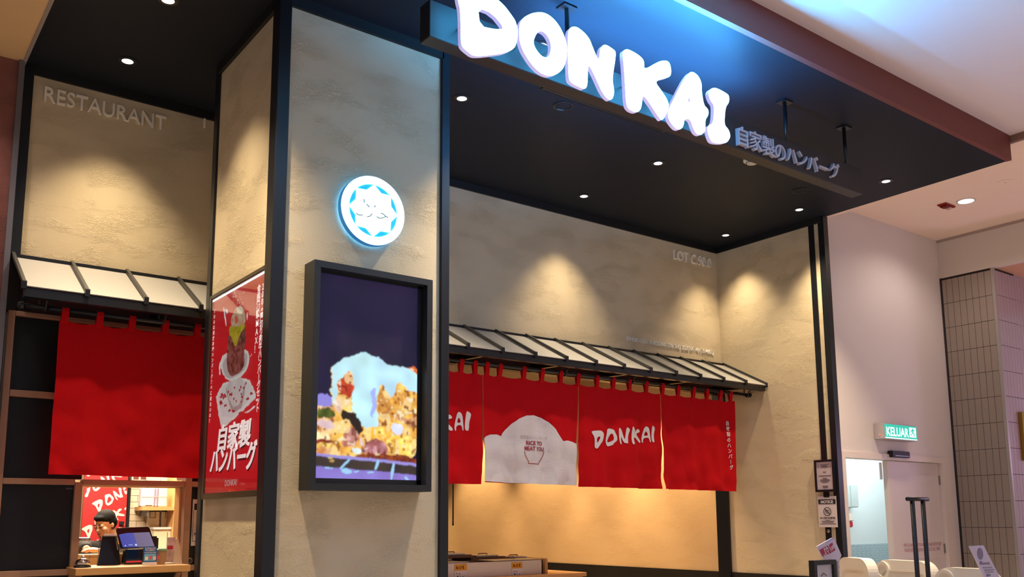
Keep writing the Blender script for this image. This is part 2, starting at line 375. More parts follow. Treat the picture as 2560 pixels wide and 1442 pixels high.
# ceiling fittings
p = PZ(1880, 399, CE)
t = root('smoke_detector', p, 'pale round ceiling detector half hidden by the hanging sign', 'detector')
put('base', lathe(p, [(.075, 0), (.075, -.012), (.068, -.018)], 28), mat('ivory_plastic', 'cfc8b4', .5), t)
put('head', lathe(p, [(.05, -.018), (.046, -.036), (.02, -.042)], 24), mat('ivory_plastic2', 'bdb59f', .5), t)
for k in range(6):
    a = k*pi/3; put('vent_slot', beam(p+Vector((.05*cos(a), .05*sin(a), -.028)), p+Vector((.05*cos(a+.5), .05*sin(a+.5), -.028)), .004, .012), M_INK, t)
for i, (u, v, l) in enumerate(((2000, 476, 'black round ceiling speaker beyond the sign end'), (1408, 264, 'black round ceiling speaker below the N of the sign'))):
    p = PZ(u, v, CE); t = root('ceiling_speaker' if not i else 'ceiling_speaker.001', p, l, 'speaker', 'flush ceiling speakers')
    put('ring', lathe(p, [(.075, 0), (.075, -.006), (.066, -.006), (.064, -.001)], 32), M_BLK, t); put('grille', lathe(p, [(.064, -.001), (.03, -.003)], 32), M_CEIL, t)
a, b = PZ(1368, 213, CE), PZ(1665, 322, CE)
t = root('slot_diffuser', ((a.x+b.x)/2, 4.715, CE), 'long black slot air diffuser in the soffit under the sign', 'vent')
for dy in (-.035, 0, .035): put('blade', box(a.x, b.x, 4.715+dy-.007, 4.715+dy+.007, CE-.012, CE), M_BLK, t)
put('backing', box(a.x, b.x, 4.68, 4.75, CE-.003, CE), mat('vent_dark', '06070a', .8), t)
for x in (a.x, b.x): put('end_cap', box(x-.012, x+.012, 4.668, 4.762, CE-.013, CE), M_BLK, t)
p = PZ(2366, 513, 4.733); t = root('fire_alarm', p, 'red rectangular alarm box on the peach ceiling', 'alarm')
put('back_plate', bevel(box(p.x-.10, p.x+.10, p.y-.05, p.y+.05, 4.715, 4.733), .006), mat('alarm_red', '8e1712', .4), t)
put('horn', bevel(box(p.x-.075, p.x+.005, p.y-.038, p.y+.038, 4.70, 4.715), .006), mat('alarm_red_dark', '6d0f0c', .4), t)
put('strobe', bevel(box(p.x+.02, p.x+.075, p.y-.03, p.y+.03, 4.697, 4.715), .008), mat('strobe_clear', 'd8b8b0', .2), t)
p = PZ(2513, 455, 4.733); t = root('access_hatch', p, 'flush round cover plate on the peach ceiling at the right edge', 'cover')
put('plate', lathe(p, [(.075, 0), (.075, -.004), (.05, -.006)], 28), M_PEACH, t); put('screw', lathe(p, [(.008, -.006), (.006, -.008)], 8), M_GREYM, t)
# ================================================================ HANGING SIGN
def outl(pts, s, ox, oy, y, it=2):
    """outline points of one brush letter -> (x, z) on the plane of its face"""
    out = []
    for a, b in pts:
        p = PY(ox+a/s, oy+b/s, y); out.append((p.x, p.z))
    return chaikin(out, it) if it else out
M_REAR = mat('added_glow', 'ffffff', .5, emit=(.08, .42, 1.0), es=450)
YS0, YS1 = 3.80, 3.90      # front and back of the sign box
YF, YFB = 3.66, 3.688      # face and back of the raised letters
xa, xb = PY(1074, 60, YS0).x, PY(2154, 440, YS0).x
zb = PY(2154, 485.5, YS0).z; zt = PY(2154, 423, YS0).z
sign = root('hanging_sign', ((xa+xb)/2, 3.85, zb), 'long black hanging sign with glowing white brush letters DONKAI', 'sign')
put('sign_box', bevel(box(xa, xb, YS0, YS1, zb, zt), .004, 1), mat('sign_black', '1a1b20', .42), sign)
put('added_glow_strip', box(3.2, 4.98, 3.855, 3.895, zt-.004, zt+.0012), M_REAR, sign); put('added_glow_strip', box(3.4, 4.98, YS1, YS1+.006, zt-.15, zt-.03), mat('added_wash', 'ffffff', .5, emit=(.10, .40, 1.0), es=8), sign)  # unseen glowing strips added to wash the soffit blue
for u, v in ((1416, 18), (1954, 257), (2110, 318)):
    p = PZ(u, v, CE); rod = put('hanger_rod', tube([(p.x, 3.86, zt-.01), (p.x, 3.86, CE-.004)], .014, 10), M_BLK, sign, smooth=True)
    put('ceiling_plate', box(p.x-.05, p.x+.05, 3.82, 3.90, CE-.012, CE), M_BLK, rod)
Dz = ([(150, -150), (185, -165), (330, -170), (520, -150), (700, -90), (850, 0), (970, 120), (1050, 230), (1130, 340), (1170, 470), (1175, 600), (1150, 740), (1100, 830), (950, 895), (800, 915), (600, 940), (430, 945), (330, 870), (250, 800), (218, 740), (215, 400), (205, 150), (165, 0)],
      [(505, 130), (750, 225), (960, 490), (800, 495), (540, 440)])
Oz = ([(1200, 480), (1215, 380), (1260, 310), (1350, 250), (1450, 215), (1560, 205), (1650, 225), (1750, 290), (1850, 400), (1930, 540), (1990, 700), (2010, 850), (1990, 1020), (1940, 1150), (1850, 1240), (1740, 1280), (1650, 1270), (1540, 1215), (1430, 1110), (1330, 970), (1250, 830), (1205, 680)],
      [(1450, 650), (1490, 560), (1550, 515), (1620, 540), (1690, 620), (1735, 740), (1735, 850), (1700, 950), (1640, 975), (1570, 940), (1500, 860), (1450, 770), (1440, 700)])
Nz = ([(90, 80), (125, 35), (180, 28), (250, 75), (330, 160), (370, 270), (440, 430), (450, 290), (480, 240), (520, 232), (600, 285), (630, 315), (620, 420), (600, 540), (590, 640), (610, 740), (605, 810), (575, 860), (530, 840), (470, 760), (400, 600), (320, 440), (310, 560), (310, 690), (280, 735), (230, 715), (110, 655), (95, 580), (90, 300)],)
Kz = ([(705, 320), (725, 290), (770, 283), (880, 345), (930, 390), (948, 430), (945, 520), (1100, 430), (1160, 412), (1210, 415), (1240, 450), (1255, 540), (1240, 590), (1190, 610), (1060, 640), (1150, 760), (1230, 890), (1215, 980), (1155, 1090), (1120, 1060), (1030, 920), (930, 780), (920, 930), (890, 985), (850, 995), (780, 965), (745, 905), (735, 700), (720, 480)],)
Az = ([(1455, 545), (1500, 540), (1555, 580), (1595, 660), (1595, 740), (1605, 830), (1625, 920), (1660, 950), (1675, 990), (1665, 1040), (1635, 1075), (1640, 1190), (1620, 1225), (1580, 1255), (1530, 1230), (1500, 1170), (1470, 1070), (1400, 1068), (1395, 1130), (1370, 1180), (1330, 1190), (1290, 1165), (1225, 1080), (1215, 1000), (1230, 950), (1270, 870), (1380, 650)],
      [(1436, 872), (1456, 810), (1472, 888)])
Iz = ([(1670, 790), (1685, 740), (1730, 718), (1780, 728), (1890, 790), (1905, 820), (1905, 880), (1865, 935), (1855, 1040), (1852, 1140), (1900, 1190), (1920, 1260), (1905, 1300), (1870, 1340), (1800, 1345), (1720, 1335), (1690, 1300), (1660, 1200), (1665, 1150), (1725, 1120), (1735, 1010), (1735, 910), (1700, 870)],)
BRUSH = []      # the same letterforms, re-used flat on the printed wall panel
M_LSIDE = mat('letter_return', 'cfc8e6', .4, emit=(.55, .5, 1.0), es=.55)
for ch, loops, s, ox, oy in (('D', Dz, 6.737, 1120, 0), ('O', Oz, 6.737, 1120, 0), ('N', Nz, 4.507, 1400, 60), ('K', Kz, 4.507, 1400, 60), ('A', Az, 4.507, 1400, 60), ('I', Iz, 4.507, 1400, 60)):
    L2 = [outl(l, s, ox, oy, YF, 2 if i == 0 or ch == 'O' else 1) for i, l in enumerate(loops)]; BRUSH.append(L2)
    V, Fc = solid(L2, lambda u, v, t: (u, YF+(YFB-YF)*t, v), 1)
    o = put('letter', (V, Fc), M_LIT, sign)
    o.data.materials.append(M_LSIDE); o.data.materials.append(M_HALO)
    for pl in o.data.polygons:
        n = pl.normal
        ys = [o.data.vertices[i].co.y+WL[o].y for i in pl.vertices]
        pl.material_index = 0 if max(ys) < YF+.001 else 2 if min(ys) > YFB-.001 else 1
    # stand-off studs that carry the letter on the box
    cx_ = sum(p[0] for p in L2[0])/len(L2[0]); cz_ = min(max(sum(p[1] for p in L2[0])/len(L2[0]), zb+.05), zt-.05)
    put('standoff', join(*[tube([(cx_+dx, YFB, cz_), (cx_+dx, YS0, cz_)], .006, 8) for dx in (-.09, .09)]), M_GREYM, o)
# raised Japanese line
KANA = '自家製のハンバーグ'
KP = [(1080, 400), (1236, 455), (1395, 520), (1540, 585), (1685, 625), (1815, 670), (1945, 730), (2075, 785), (2210, 820)]
M_KANA = mat('raised_kana_white', 'b9b6c2', .5)
for ch, (a, b) in zip(KANA, KP):
    p = PY(1640+a/4.921, 260+b/4.921, YS0-.03); hz = .148 if ch in '自家製の' else .135
    vf = text_vf(ch, hz, lambda u, v, t: (p.x+u, YS0-.013-.013*t, p.z+v-hz*.36), (.01), bold=.0015, align='CENTER', sx=1.0)
    put('letter', vf, M_KANA, sign)
# ================================================================ ROUND EMBLEM
ec = Vector((2.495, 4.737, 3.338)); er = .213
em = root('round_emblem', (ec.x, 4.72, ec.z-er), 'round glowing white emblem with an eight pointed star on the pillar', 'sign')
put('drum', lathe((ec.x, 4.737, ec.z), [(er-.03, -.022), (er, -.024), (er, -.060), (er-.004, -.064), (.15, -.062)], 64, 'y'), mat('emblem_drum', '3f8fd0', .35, emit=(.03, .35, 1), es=.22), em, smooth=False)
put('face', lathe((ec.x, 4.737, ec.z), [(er-.02, -.064), (.02, -.066)], 64, 'y'), mat('emblem_blue', '1c9be0', .5, emit=(.01, .35, .85), es=.9), em)
put('halo_back', lathe((ec.x, 4.737, ec.z), [(er-.012, -.020), (er-.05, -.0195)], 64, 'y'), mat('emblem_halo', 'ffffff', .5, emit=(.08, .45, 1.0), es=4.5), em)
ringo = [(ec.x+er*.992*cos(2*pi*k/72), ec.z+er*.992*sin(2*pi*k/72)) for k in range(72)]
ringi = [(ec.x+er*.765*cos(2*pi*k/72), ec.z+er*.765*sin(2*pi*k/72)) for k in range(72)]
put('ring', solid([ringo, ringi], lambda u, v, t: (u, 4.667+.008*t, v), 1), M_LIT2, em)
star = []
for k in range(16):
    a = pi/2+k*pi/8; rr = er*(.765 if k % 2 == 0 else .60); star.append((ec.x+rr*cos(a), ec.z+rr*sin(a)))
put('star', solid([star], lambda u, v, t: (u, 4.667+.008*t, v), 1), M_LIT2, em)
def epx(a, b): p = PY(820+a/6.5545, 420+b/6.5545, 4.664); return (p.x, p.y, p.z)
for st_ in ([(460, 738), (500, 768), (570, 770)], [(640, 800), (690, 788), (722, 748)], [(795, 795), (850, 825), (910, 812), (945, 795)], [(865, 740), (910, 755), (950, 795), (985, 808)], [(590, 510), (597, 570)], [(632, 592), (655, 615), (680, 640)], [(768, 610), (768, 645)]):
    put('stroke', tube([epx(*q) for q in st_], .0032, 6), mat('emblem_stroke', '6f8a86', .6), em)
put('mount', lathe((ec.x, 4.737, ec.z), [(.05, 0), (.05, -.021)], 20, 'y'), M_BLK, em)

# ================================================================ VIDEO SCREEN
X0, X1, Z0, Z1, YSF = 2.095, 2.874, 1.664, 2.952, 4.602
vs = root('video_screen', (2.48, 4.67, Z0), 'tall black framed video screen on the pillar showing a burger steak', 'screen')
fw = .038
for q in ((X0, X0+fw, Z0, Z1), (X1-fw, X1, Z0, Z1)): put('housing_side', box(q[0], q[1], YSF, 4.737, q[2], q[3]), mat('screen_housing', '202124', .5), vs)
for q in ((Z0, Z0+fw), (Z1-fw, Z1)): put('housing_side', box(X0+fw, X1-fw, YSF, 4.737, q[0], q[1]), mat('screen_housing', '202124', .5), vs)
YD = 4.665
put('bezel', join(box(X0+fw, X0+fw+.012, YD-.006, YD+.03, Z0+fw, Z1-fw), box(X1-fw-.03, X1-fw, YD-.006, YD+.03, Z0+fw, Z1-fw), box(X0+fw, X1-fw, YD-.006, YD+.03, Z1-fw-.014, Z1-fw), box(X0+fw, X1-fw, YD-.006, YD+.03, Z0+fw, Z0+fw+.03)), M_BLK, vs)
class Art:
    """small painter for flat printed or displayed pictures: filled shapes on a grid, kept as a colour attribute"""
    def __init__(s, W, H, bg): s.W, s.H = W, H; s.a = np.zeros((H, W, 3)); s.a[:] = lin(bg)[:3]; s.yy, s.xx = np.mgrid[0:H, 0:W]; s.map = None; s.wx = s.wy = 0
    def mask(s, pts):
        p = np.array([s.map(*q) for q in pts]) if s.map else np.array(pts, float)
        p = p*[s.W, s.H]; m = np.zeros((s.H, s.W), bool); x, y = s.xx+.5+s.wx, s.yy+.5+s.wy; n = len(p)
        for i in range(n):
            (xa, ya), (xb, yb) = p[i], p[(i+1) % n]
            if ya == yb: continue
            c = ((ya > y) != (yb > y)); m ^= c & (x < (xb-xa)*(y-ya)/(yb-ya)+xa)
        return m
    def fill(s, pts, c, smooth=1, mottle=0, ms=9, c2=None):
        m = s.mask(chaikin(pts, smooth) if smooth else pts); col = np.array(lin(c)[:3])
        if mottle:
            n = s.noise(ms)[..., None]; c2_ = np.array(lin(c2)[:3]) if c2 else col*.4
            s.a[m] = (col*(1-n*mottle)+c2_*(n*mottle))[m]
        else: s.a[m] = col
    def noise(s, cells):
        g = np.random.rand(int(cells*s.H/s.W)+3, cells+3); y = s.yy/s.H*(g.shape[0]-2); x = s.xx/s.W*(cells+1)
        yi, xi = y.astype(int), x.astype(int); fy, fx = y-yi, x-xi; fy = fy*fy*(3-2*fy); fx = fx*fx*(3-2*fx)
        return g[yi, xi]*(1-fy)*(1-fx)+g[yi, xi+1]*(1-fy)*fx+g[yi+1, xi]*fy*(1-fx)+g[yi+1, xi+1]*fy*fx
    def blur(s, k):
        for _ in range(k):
            p = np.pad(s.a, ((1, 1), (1, 1), (0, 0)), 'edge'); s.a = (p[1:-1, 1:-1]*4+p[:-2, 1:-1]+p[2:, 1:-1]+p[1:-1, :-2]+p[1:-1, 2:])/8
    def sheet(s, name, f3, m, parent, **k):
        W, H = s.W, s.H
        xs, ys = np.meshgrid(np.arange(W+1)/W, np.arange(H+1)/H); V = [f3(a, b) for a, b in zip(xs.ravel(), ys.ravel())]
        i = (np.arange(H)[:, None]*(W+1)+np.arange(W)[None]).ravel(); Fc = np.stack([i, i+1, i+W+2, i+W+1], 1).tolist()
        o = put(name, (V, Fc), m, parent, **k); me = o.data
        at = me.color_attributes.new('print', 'FLOAT_COLOR', 'CORNER'); c = np.concatenate([s.a.reshape(-1, 3), np.ones((W*H, 1))], 1)
        if len(me.polygons) == W*H:
            at.data.foreach_set('color', np.repeat(c, 4, axis=0).ravel())
        return o
SX0, SX1, SZ0, SZ1 = X0+fw+.012, X1-fw-.03, Z0+fw+.03, Z1-fw-.014
art = Art(230, 390, '111130')
n = art.noise(4)[..., None]; art.a = art.a*(1-.0*n)+np.array(lin('3a1f42')[:3])*.25*n
art.map = lambda a, b: ((PY(790+a/4.12, 870+b/4.12, YD).x-SX0)/(SX1-SX0), (SZ1-PY(790+a/4.12, 870+b/4.12, YD).z)/(SZ1-SZ0))
F = art.fill
art.wx = (art.noise(14)-.5)*8+(art.noise(44)-.5)*4; art.wy = (art.noise(14)-.5)*8+(art.noise(44)-.5)*4
F([(-20, 455), (170, 465), (170, 620), (-20, 620)], '8f86d8')
F([(-20, 600), (200, 600), (200, 1120), (-20, 1120)], 'e08838', 0, .8, 14, 'f6d8a0')
F([(20, 612), (180, 610), (195, 730), (20, 740)], '2e3a12', 1, .6, 20, '7a8a2a')
F([(-10, 740), (190, 760), (180, 830), (-10, 800)], 'e9c6c8')
F([(-10, 860), (150, 850), (160, 950), (-10, 940)], 'ffe9b0')
F([(-10, 945), (170, 940), (150, 990), (-10, 985)], '8a3010')
F([(-10, 1000), (240, 985), (260, 960), (270, 1000), (150, 1030), (-10, 1030)], 'ffd45a')
F([(155, 190), (200, 150), (250, 125), (330, 95), (430, 58), (500, 52), (560, 75), (620, 85), (690, 125), (760, 165), (860, 185), (930, 195), (1100, 300), (1100, 1180), (300, 1120), (150, 1110), (190, 700), (160, 560), (165, 300)], 'e59a34', 1, .75, 16, 'ffdc7a')
F([(930, 195), (1100, 240), (1100, 310), (1010, 280)], 'e8743c', 1, .5, 20, '7a3020')
F([(160, 185), (200, 150), (250, 125), (330, 95), (430, 58), (500, 52), (560, 75), (620, 85), (690, 125), (760, 165), (860, 185), (940, 200), (1020, 275), (1100, 300), (1100, 500), (1000, 455), (930, 450), (915, 370), (850, 375), (810, 400), (815, 500), (780, 515), (740, 460), (710, 380), (650, 360), (630, 450), (600, 640), (665, 750), (630, 800), (560, 835), (490, 820), (440, 720), (385, 650), (375, 420), (385, 260), (320, 230), (240, 290), (205, 380), (215, 500), (200, 600), (165, 560), (170, 300)], 'c9f4f4', 1, .5, 7, 'b2d2ff')
F([(560, 400), (610, 400), (615, 640), (560, 720), (570, 560)], 'a3b2f5')
F([(205, 380), (240, 290), (320, 232), (370, 270), (385, 420), (375, 520), (300, 480), (240, 470)], 'd8491a', 1, .7, 16, '8a2426')
F([(250, 470), (300, 480), (375, 520), (380, 660), (320, 620), (260, 540)], 'f2a935', 1, .7, 16, 'ffe38c')
F([(180, 520), (240, 500), (265, 580), (250, 640), (190, 640)], 'f6d9c2')
F([(255, 620), (330, 630), (440, 700), (470, 780), (485, 850), (440, 885), (410, 830), (330, 740), (260, 690)], '24140f')
F([(190, 700), (300, 720), (340, 780), (290, 880), (270, 1010), (190, 1000), (180, 830)], 'f0a52c', 1, .7, 12, 'ffdf70')
F([(285, 850), (350, 780), (420, 830), (440, 900), (400, 1000), (300, 1020), (270, 960)], 'b05a44', 1, .9, 30, 'eec0b8')
F([(480, 850), (560, 835), (640, 800), (720, 780), (760, 900), (700, 930), (560, 930), (490, 920)], 'f3ad30', 1, .5, 10, 'ffe084')
F([(640, 420), (700, 380), (760, 520), (800, 680), (720, 750), (660, 720), (620, 640)], 'd08a36', 1, .6, 20, 'e9b45e')
F([(800, 680), (900, 690), (960, 740), (1090, 640), (1090, 850), (960, 800), (860, 760)], 'b87440', 1, .9, 26, 'f0c090')
F([(830, 415), (870, 430), (865, 455), (825, 440)], 'fff6c0'); F([(930, 490), (990, 500), (980, 545), (940, 540)], 'ffe9c8'); F([(1010, 610), (1045, 640), (1030, 680), (1005, 650)], 'fff0c0')
F([(770, 830), (820, 780), (880, 790), (905, 860), (860, 905), (800, 890)], 'e6e6ff'); F([(780, 880), (850, 930), (885, 985), (820, 990), (770, 930)], 'eef2ff')
F([(730, 900), (960, 900), (1040, 960), (1030, 1130), (800, 1110), (740, 1050)], 'ffc23c', 1, .7, 8, 'ffee9a')
F([(500, 960), (600, 930), (690, 960), (745, 1030), (740, 1100), (620, 1090), (480, 1080)], '8e3a2e', 1, .95, 30, 'e2a8b4')
F([(360, 1030), (430, 1005), (490, 1040), (460, 1080), (380, 1070)], 'e9f6f6'); F([(450, 890), (480, 900), (490, 980), (450, 990)], 'efd0e0')
F([(400, 1090), (620, 1085), (880, 1110), (1090, 1130), (1090, 1190), (700, 1150), (380, 1125)], '6a1a10', 1, .6, 30, 'c2641e')
art.wx = art.wx*.25; art.wy = art.wy*.25
F([(-10, 1085), (300, 1105), (600, 1140), (1100, 1190), (1100, 1225), (600, 1170), (-10, 1110)], '9a8fd8', 0)
F([(-10, 1110), (600, 1170), (1100, 1222), (1100, 1310), (600, 1265), (-10, 1215)], '2c2028', 0, .4, 8, '5a4a30')
F([(-10, 1215), (600, 1265), (1100, 1310), (1100, 1400), (-10, 1400)], '8f80d6', 0, .5, 8, '7a58a8')
for q in ([(330, 1140), (355, 1140), (290, 1220), (250, 1260), (245, 1235)], [(620, 1150), (655, 1150), (630, 1250), (600, 1262)], [(790, 1180), (815, 1180), (800, 1290), (770, 1380), (765, 1290)], [(250, 1265), (300, 1230), (350, 1255), (380, 1280), (310, 1305)], [(905, 1320), (935, 1320), (980, 1390), (950, 1390)], [(80, 1225), (200, 1230), (150, 1245), (90, 1240)], [(520, 1275), (600, 1275), (600, 1290), (530, 1290)], [(380, 1265), (460, 1252), (400, 1285)]): F(q, '9ccdf0')
for q in ((130, 1120), (140, 1150)): F([q, (q[0]+50, q[1]), (q[0]+40, q[1]+25), (q[0]-5, q[1]+22)], 'c8a860')
for cells, amp in ((12, .30), (30, .30), (70, .18)):
    nn = art.noise(cells)[..., None]; lit = art.a[..., :1] > art.a[..., 2:3]*1.5+.05
    art.a = np.where(lit, art.a*(1+(nn-.5)*2*amp*np.array([.7, 1, 1.1])), art.a)
nn = art.noise(34); hot = (nn > .84) & (art.a[..., 0] > .5) & (art.a[..., 2] < .5); art.a[hot] = art.a[hot]*.3+np.array([1, .88, .6])*.7
nn = art.noise(30); dk = (nn < .22) & (art.a[..., 0] > .4) & (art.a[..., 2] < .35); art.a[dk] *= np.array([.45, .3, .25])
nn = art.noise(9); m_ = (nn > .70) & (art.a[..., 0] > .45) & (art.a[..., 2] < .4); art.a[m_] = art.a[m_]*.45+np.array([1, .80, .36])*.55
wht = (art.a.min(axis=2) > .4); art.a[wht] *= (.82+.3*art.noise(10)[..., None]*np.array([.8, 1, 1.1]))[wht]
art.blur(5)
art.sheet('display', lambda a, b: (SX0+a*(SX1-SX0), YD, SZ1-b*(SZ1-SZ0)), vcol_mat('display_light', 1.08, .15), vs)

# ================================================================ POSTER LIGHTBOX on the pillar's side
XP = 1.893
c_ = [PX(528, 737, XP), PX(677, 654, XP), PX(499, 1247, XP), PX(655, 1240, XP)]
py0, py1 = (c_[1].y+c_[3].y)/2, min((c_[0].y+c_[2].y)/2, 5.80); pz0, pz1 = (c_[2].z+c_[3].z)/2, (c_[0].z+c_[1].z)/2
lb = root('poster_lightbox', (1.89, (py0+py1)/2, pz0), 'tall backlit red poster of a burger steak on the pillar side', 'poster')
M_FR = mat('bronze_frame', '5c5648', .32, .8)
for q in ((py0, py0+.012, pz0, pz1), (py1-.03, py1, pz0, pz1), (py0+.012, py1-.03, pz0, pz0+.035), (py0+.012, py1-.03, pz1-.03, pz1)): put('frame_bar', bevel(box(XP, 1.918, *q), .004, 1), M_BLK if q[0] == py0 else M_FR, lb)
qy0, qy1, qz0, qz1 = py0+.012, py1-.03, pz0+.035, pz1-.03; XA = XP+.014
pa = Art(270, 380, 'd01520'); pa.wx = (pa.noise(40)-.5)*3; pa.wy = (pa.noise(40)-.5)*3
pa.map = lambda a, b: ((qy1-PX(480+a/2.325, 640+b/2.3258, XA).y)/(qy1-qy0), (qz1-PX(480+a/2.325, 640+b/2.3258, XA).z)/(qz1-qz0))
G = pa.fill
G([(130, 760), (320, 690), (372, 800), (370, 830), (180, 1005), (165, 990)], 'e2dcd8')
G([(140, 765), (318, 700), (365, 805), (185, 985)], 'd6cfcc')
G([(186, 735), (222, 890), (250, 905), (292, 885), (318, 700)], '9a8f8c', 1, .3, 8, 'b8aeaa')
for k in range(18):
    x = 150+random.random()*190; y = 790+random.random()*130
    if 760+abs(x-250)*.2 < y < 985-(x-180)*.85+40: G([(x, y), (x+14, y-8), (x+20, y+4), (x+6, y+12)], 'a02028', 0)
G([(190, 730), (312, 690), (284, 868), (225, 878)], 'cfc8c4', 1, .35, 10, '8d8480')
G([(162, 650), (175, 580), (230, 545), (320, 540), (334, 580), (325, 660), (270, 715), (205, 730)], 'ddd8d2'); G([(175, 650), (190, 590), (240, 560), (315, 555), (325, 590), (315, 650), (265, 700), (205, 715)], 'b5aca8')
G([(200, 640), (205, 500), (225, 420), (310, 400), (315, 480), (300, 560), (310, 620), (280, 680), (235, 700), (215, 690)], '3c1614', 1, .9, 46, '9a5a50')
for k in range(13):
    x = 185+random.random()*125; y = 720+random.random()*140
    G([(x, y), (x+9, y-10), (x+12, y+5), (x+4, y+12)], 'a3202a', 1)
G([(212, 440), (220, 400), (300, 380), (312, 420), (275, 450), (262, 520), (245, 525), (232, 480)], '9a8a10', 1, .6, 30, 'd2c040')
G([(222, 400), (235, 330), (270, 285), (300, 300), (315, 370), (300, 400), (250, 410)], 'cbb79a', 1, .8, 40, 'b86a48')
G([(245, 350), (262, 345), (270, 385), (250, 395)], 'd0573c'); G([(255, 300), (290, 285), (300, 330), (270, 340)], 'dfcfb8')
for q in ([(180, 300), (188, 296), (202, 400), (196, 410)], [(195, 310), (205, 305), (210, 330), (200, 335)], [(160, 690), (155, 640), (180, 570), (186, 572), (165, 640), (168, 692)], [(335, 578), (350, 570), (350, 574), (338, 582)], [(305, 912), (365, 868), (372, 874), (310, 918)], [(370, 835), (382, 828), (380, 840), (372, 845)], [(318, 320), (324, 330), (322, 380), (316, 350)]): G(q, 'f2e4e2')
for k in range(22):
    x, y = 235+random.random()*70, 190+random.random()*90; G([(x, y), (x+3, y), (x+3, y+8), (x, y+8)], 'f0c8c0', 0)
pa.blur(1)
put('backing', box(XA+.006, 1.918, qy0, qy1, qz0, qz1), M_BLKM, lb)
pa.sheet('print', lambda a, b: (XA, qy1-a*(qy1-qy0), qz1-b*(qz1-qz0)), vcol_mat('poster_light', .78, .25), lb)
M_PT = mat('poster_white', 'e8e2e2', .5, emit=(.86, .78, .8), es=.75); M_PSH = mat('poster_shadow_ink', '3a0a0e', .5)
def pos(u, v, dx=0): p = PX(u, v, XA); return p
def ptext(s, size, u, v, name='lettering', bold=.0, m=None, align='CENTER', dx=.0015, sx=1, oy=0, oz=0, skew=0):
    c = PX(u, v, XA); put(name, text_vf(s, size, lambda a, b, t: (XA-dx, c.y-(a+b*skew)+oy, c.z+b-size*.36+oz), 0, bold, align, sx), m or M_PT, lb)
for s, u, v, sz, sx in (('自家製', 582, 1090, .165, 1.12), ('ハンバーグ', 579, 1146, .170, .88)):
    ptext(s, sz, u, v, 'lettering_shadow', .004, M_PSH, dx=.0010, oy=-.012, oz=-.012, sx=sx, skew=.18); [ptext(s, sz, u, v, 'lettering', .0035, dx=.0016+.0003*q, sx=sx, skew=.18, oy=(q-1)*.0045) for q in range(3)]
def vcolumn(s, size, u0, v0, u1, v1):
    a, b = PX(u0, v0, XA), PX(u1, v1, XA); n_ = len(s)
    vf = []
    for i, ch in enumerate(s):
        if ch == ' ': continue
        q = a.lerp(b, i/(n_-1)); rot = ch == 'ー'
        vf.append(text_vf(ch, size, (lambda A, B, t: (XA-.0015, q.y+(B-size*.36), q.z-A)) if rot else (lambda A, B, t: (XA-.0015, q.y-A, q.z+B-size*.36)), 0, .001, 'CENTER'))
    put('lettering', join(*vf), M_PT, lb)
vcolumn('200g厚切り和牛ハンバーグセット', .052, 658, 716, 644, 1020); vcolumn('食感衝撃MAX！', .056, 648, 722, 640, 872)
vcolumn('YOUは何故本場ハンバーグ食べに来ないの？', .030, 537, 778, 525, 1052)
ptext('DONKAI', .05, 577, 1206, 'lettering', .001, mat('poster_grey', 'b09a9a', .5, emit=(.6, .5, .5), es=.4))
put('glass', box(XP+.004, XP+.006, qy0, qy1, qz0, qz1), M_GLASS, lb)
put('light_strip', box(XA-.004, XA, qy0, qy1, qz1-.012, qz1-.002), mat('lamp_strip', 'ffffff', .5, emit=(.9, .95, 1), es=2.0), lb)

# ================================================================ RAISED WALL LETTERING
M_RL = mat('raised_plaster_letter', 'f6efe2', .8)
def wall_text(s, size, uv, Y, name, label, bold=0, sx=1, sp=1):
    p = PY(*uv, Y); t = root(name, p, label, 'lettering')
    mx = lambda q: max(v[0] for v in text_vf(q, size, lambda a, b, t: (a, b, t), 0, bold)[0])
    tot = mx(s)
    for i, ch in enumerate(s):
        if ch == ' ': continue
        off = mx(s[:i+1])-mx(ch)
        put('letter', text_vf(ch, size, lambda a, b, q: (p.x+(off+a)*sx/tot, Y-.008-.008*q, p.z+b), .008, bold, 'LEFT'), M_RL, t)
w1 = (PY(413, 325, YL).x-PY(105, 252, YL).x)
wall_text('RESTAURANT', .152, (105, 252), YL, 'raised_lettering', 'raised plaster coloured word RESTAURANT on the left wall', sx=w1)
wall_text('T', .12, (497, 316), YL, 'raised_lettering.001', 'single raised letter high on the left wall beside the pillar', sx=.075)
w2 = PY(1776, 668, YB).x-PY(1681, 647, YB).x
wall_text('LOT C.90.0', .155, (1681, 647), YB, 'raised_lettering.002', 'raised lettering LOT C.90.0 high on the right wall', sx=w2)
a, b = PY(1565, 851, YB), PY(1783, 886, YB)
s_ = 'DIMILIKI OLEH : AI HOLDING SDN. BHD. 202001041146 (1393466-D)'
vf = text_vf(s_, .062, lambda u, v, t: (u, v, t), .006); wd = max(p[0] for p in vf[0])
k = (b.x-a.x)/wd
o = put('raised_lettering.003', ([(a.x+p[0]*k, YB-.006-.006*p[2], a.z+(b.z-a.z)*p[0]/wd+p[1]) for p in vf[0]], vf[1]), M_RL, None, label='small raised owner line just above the long awning', cat='lettering')
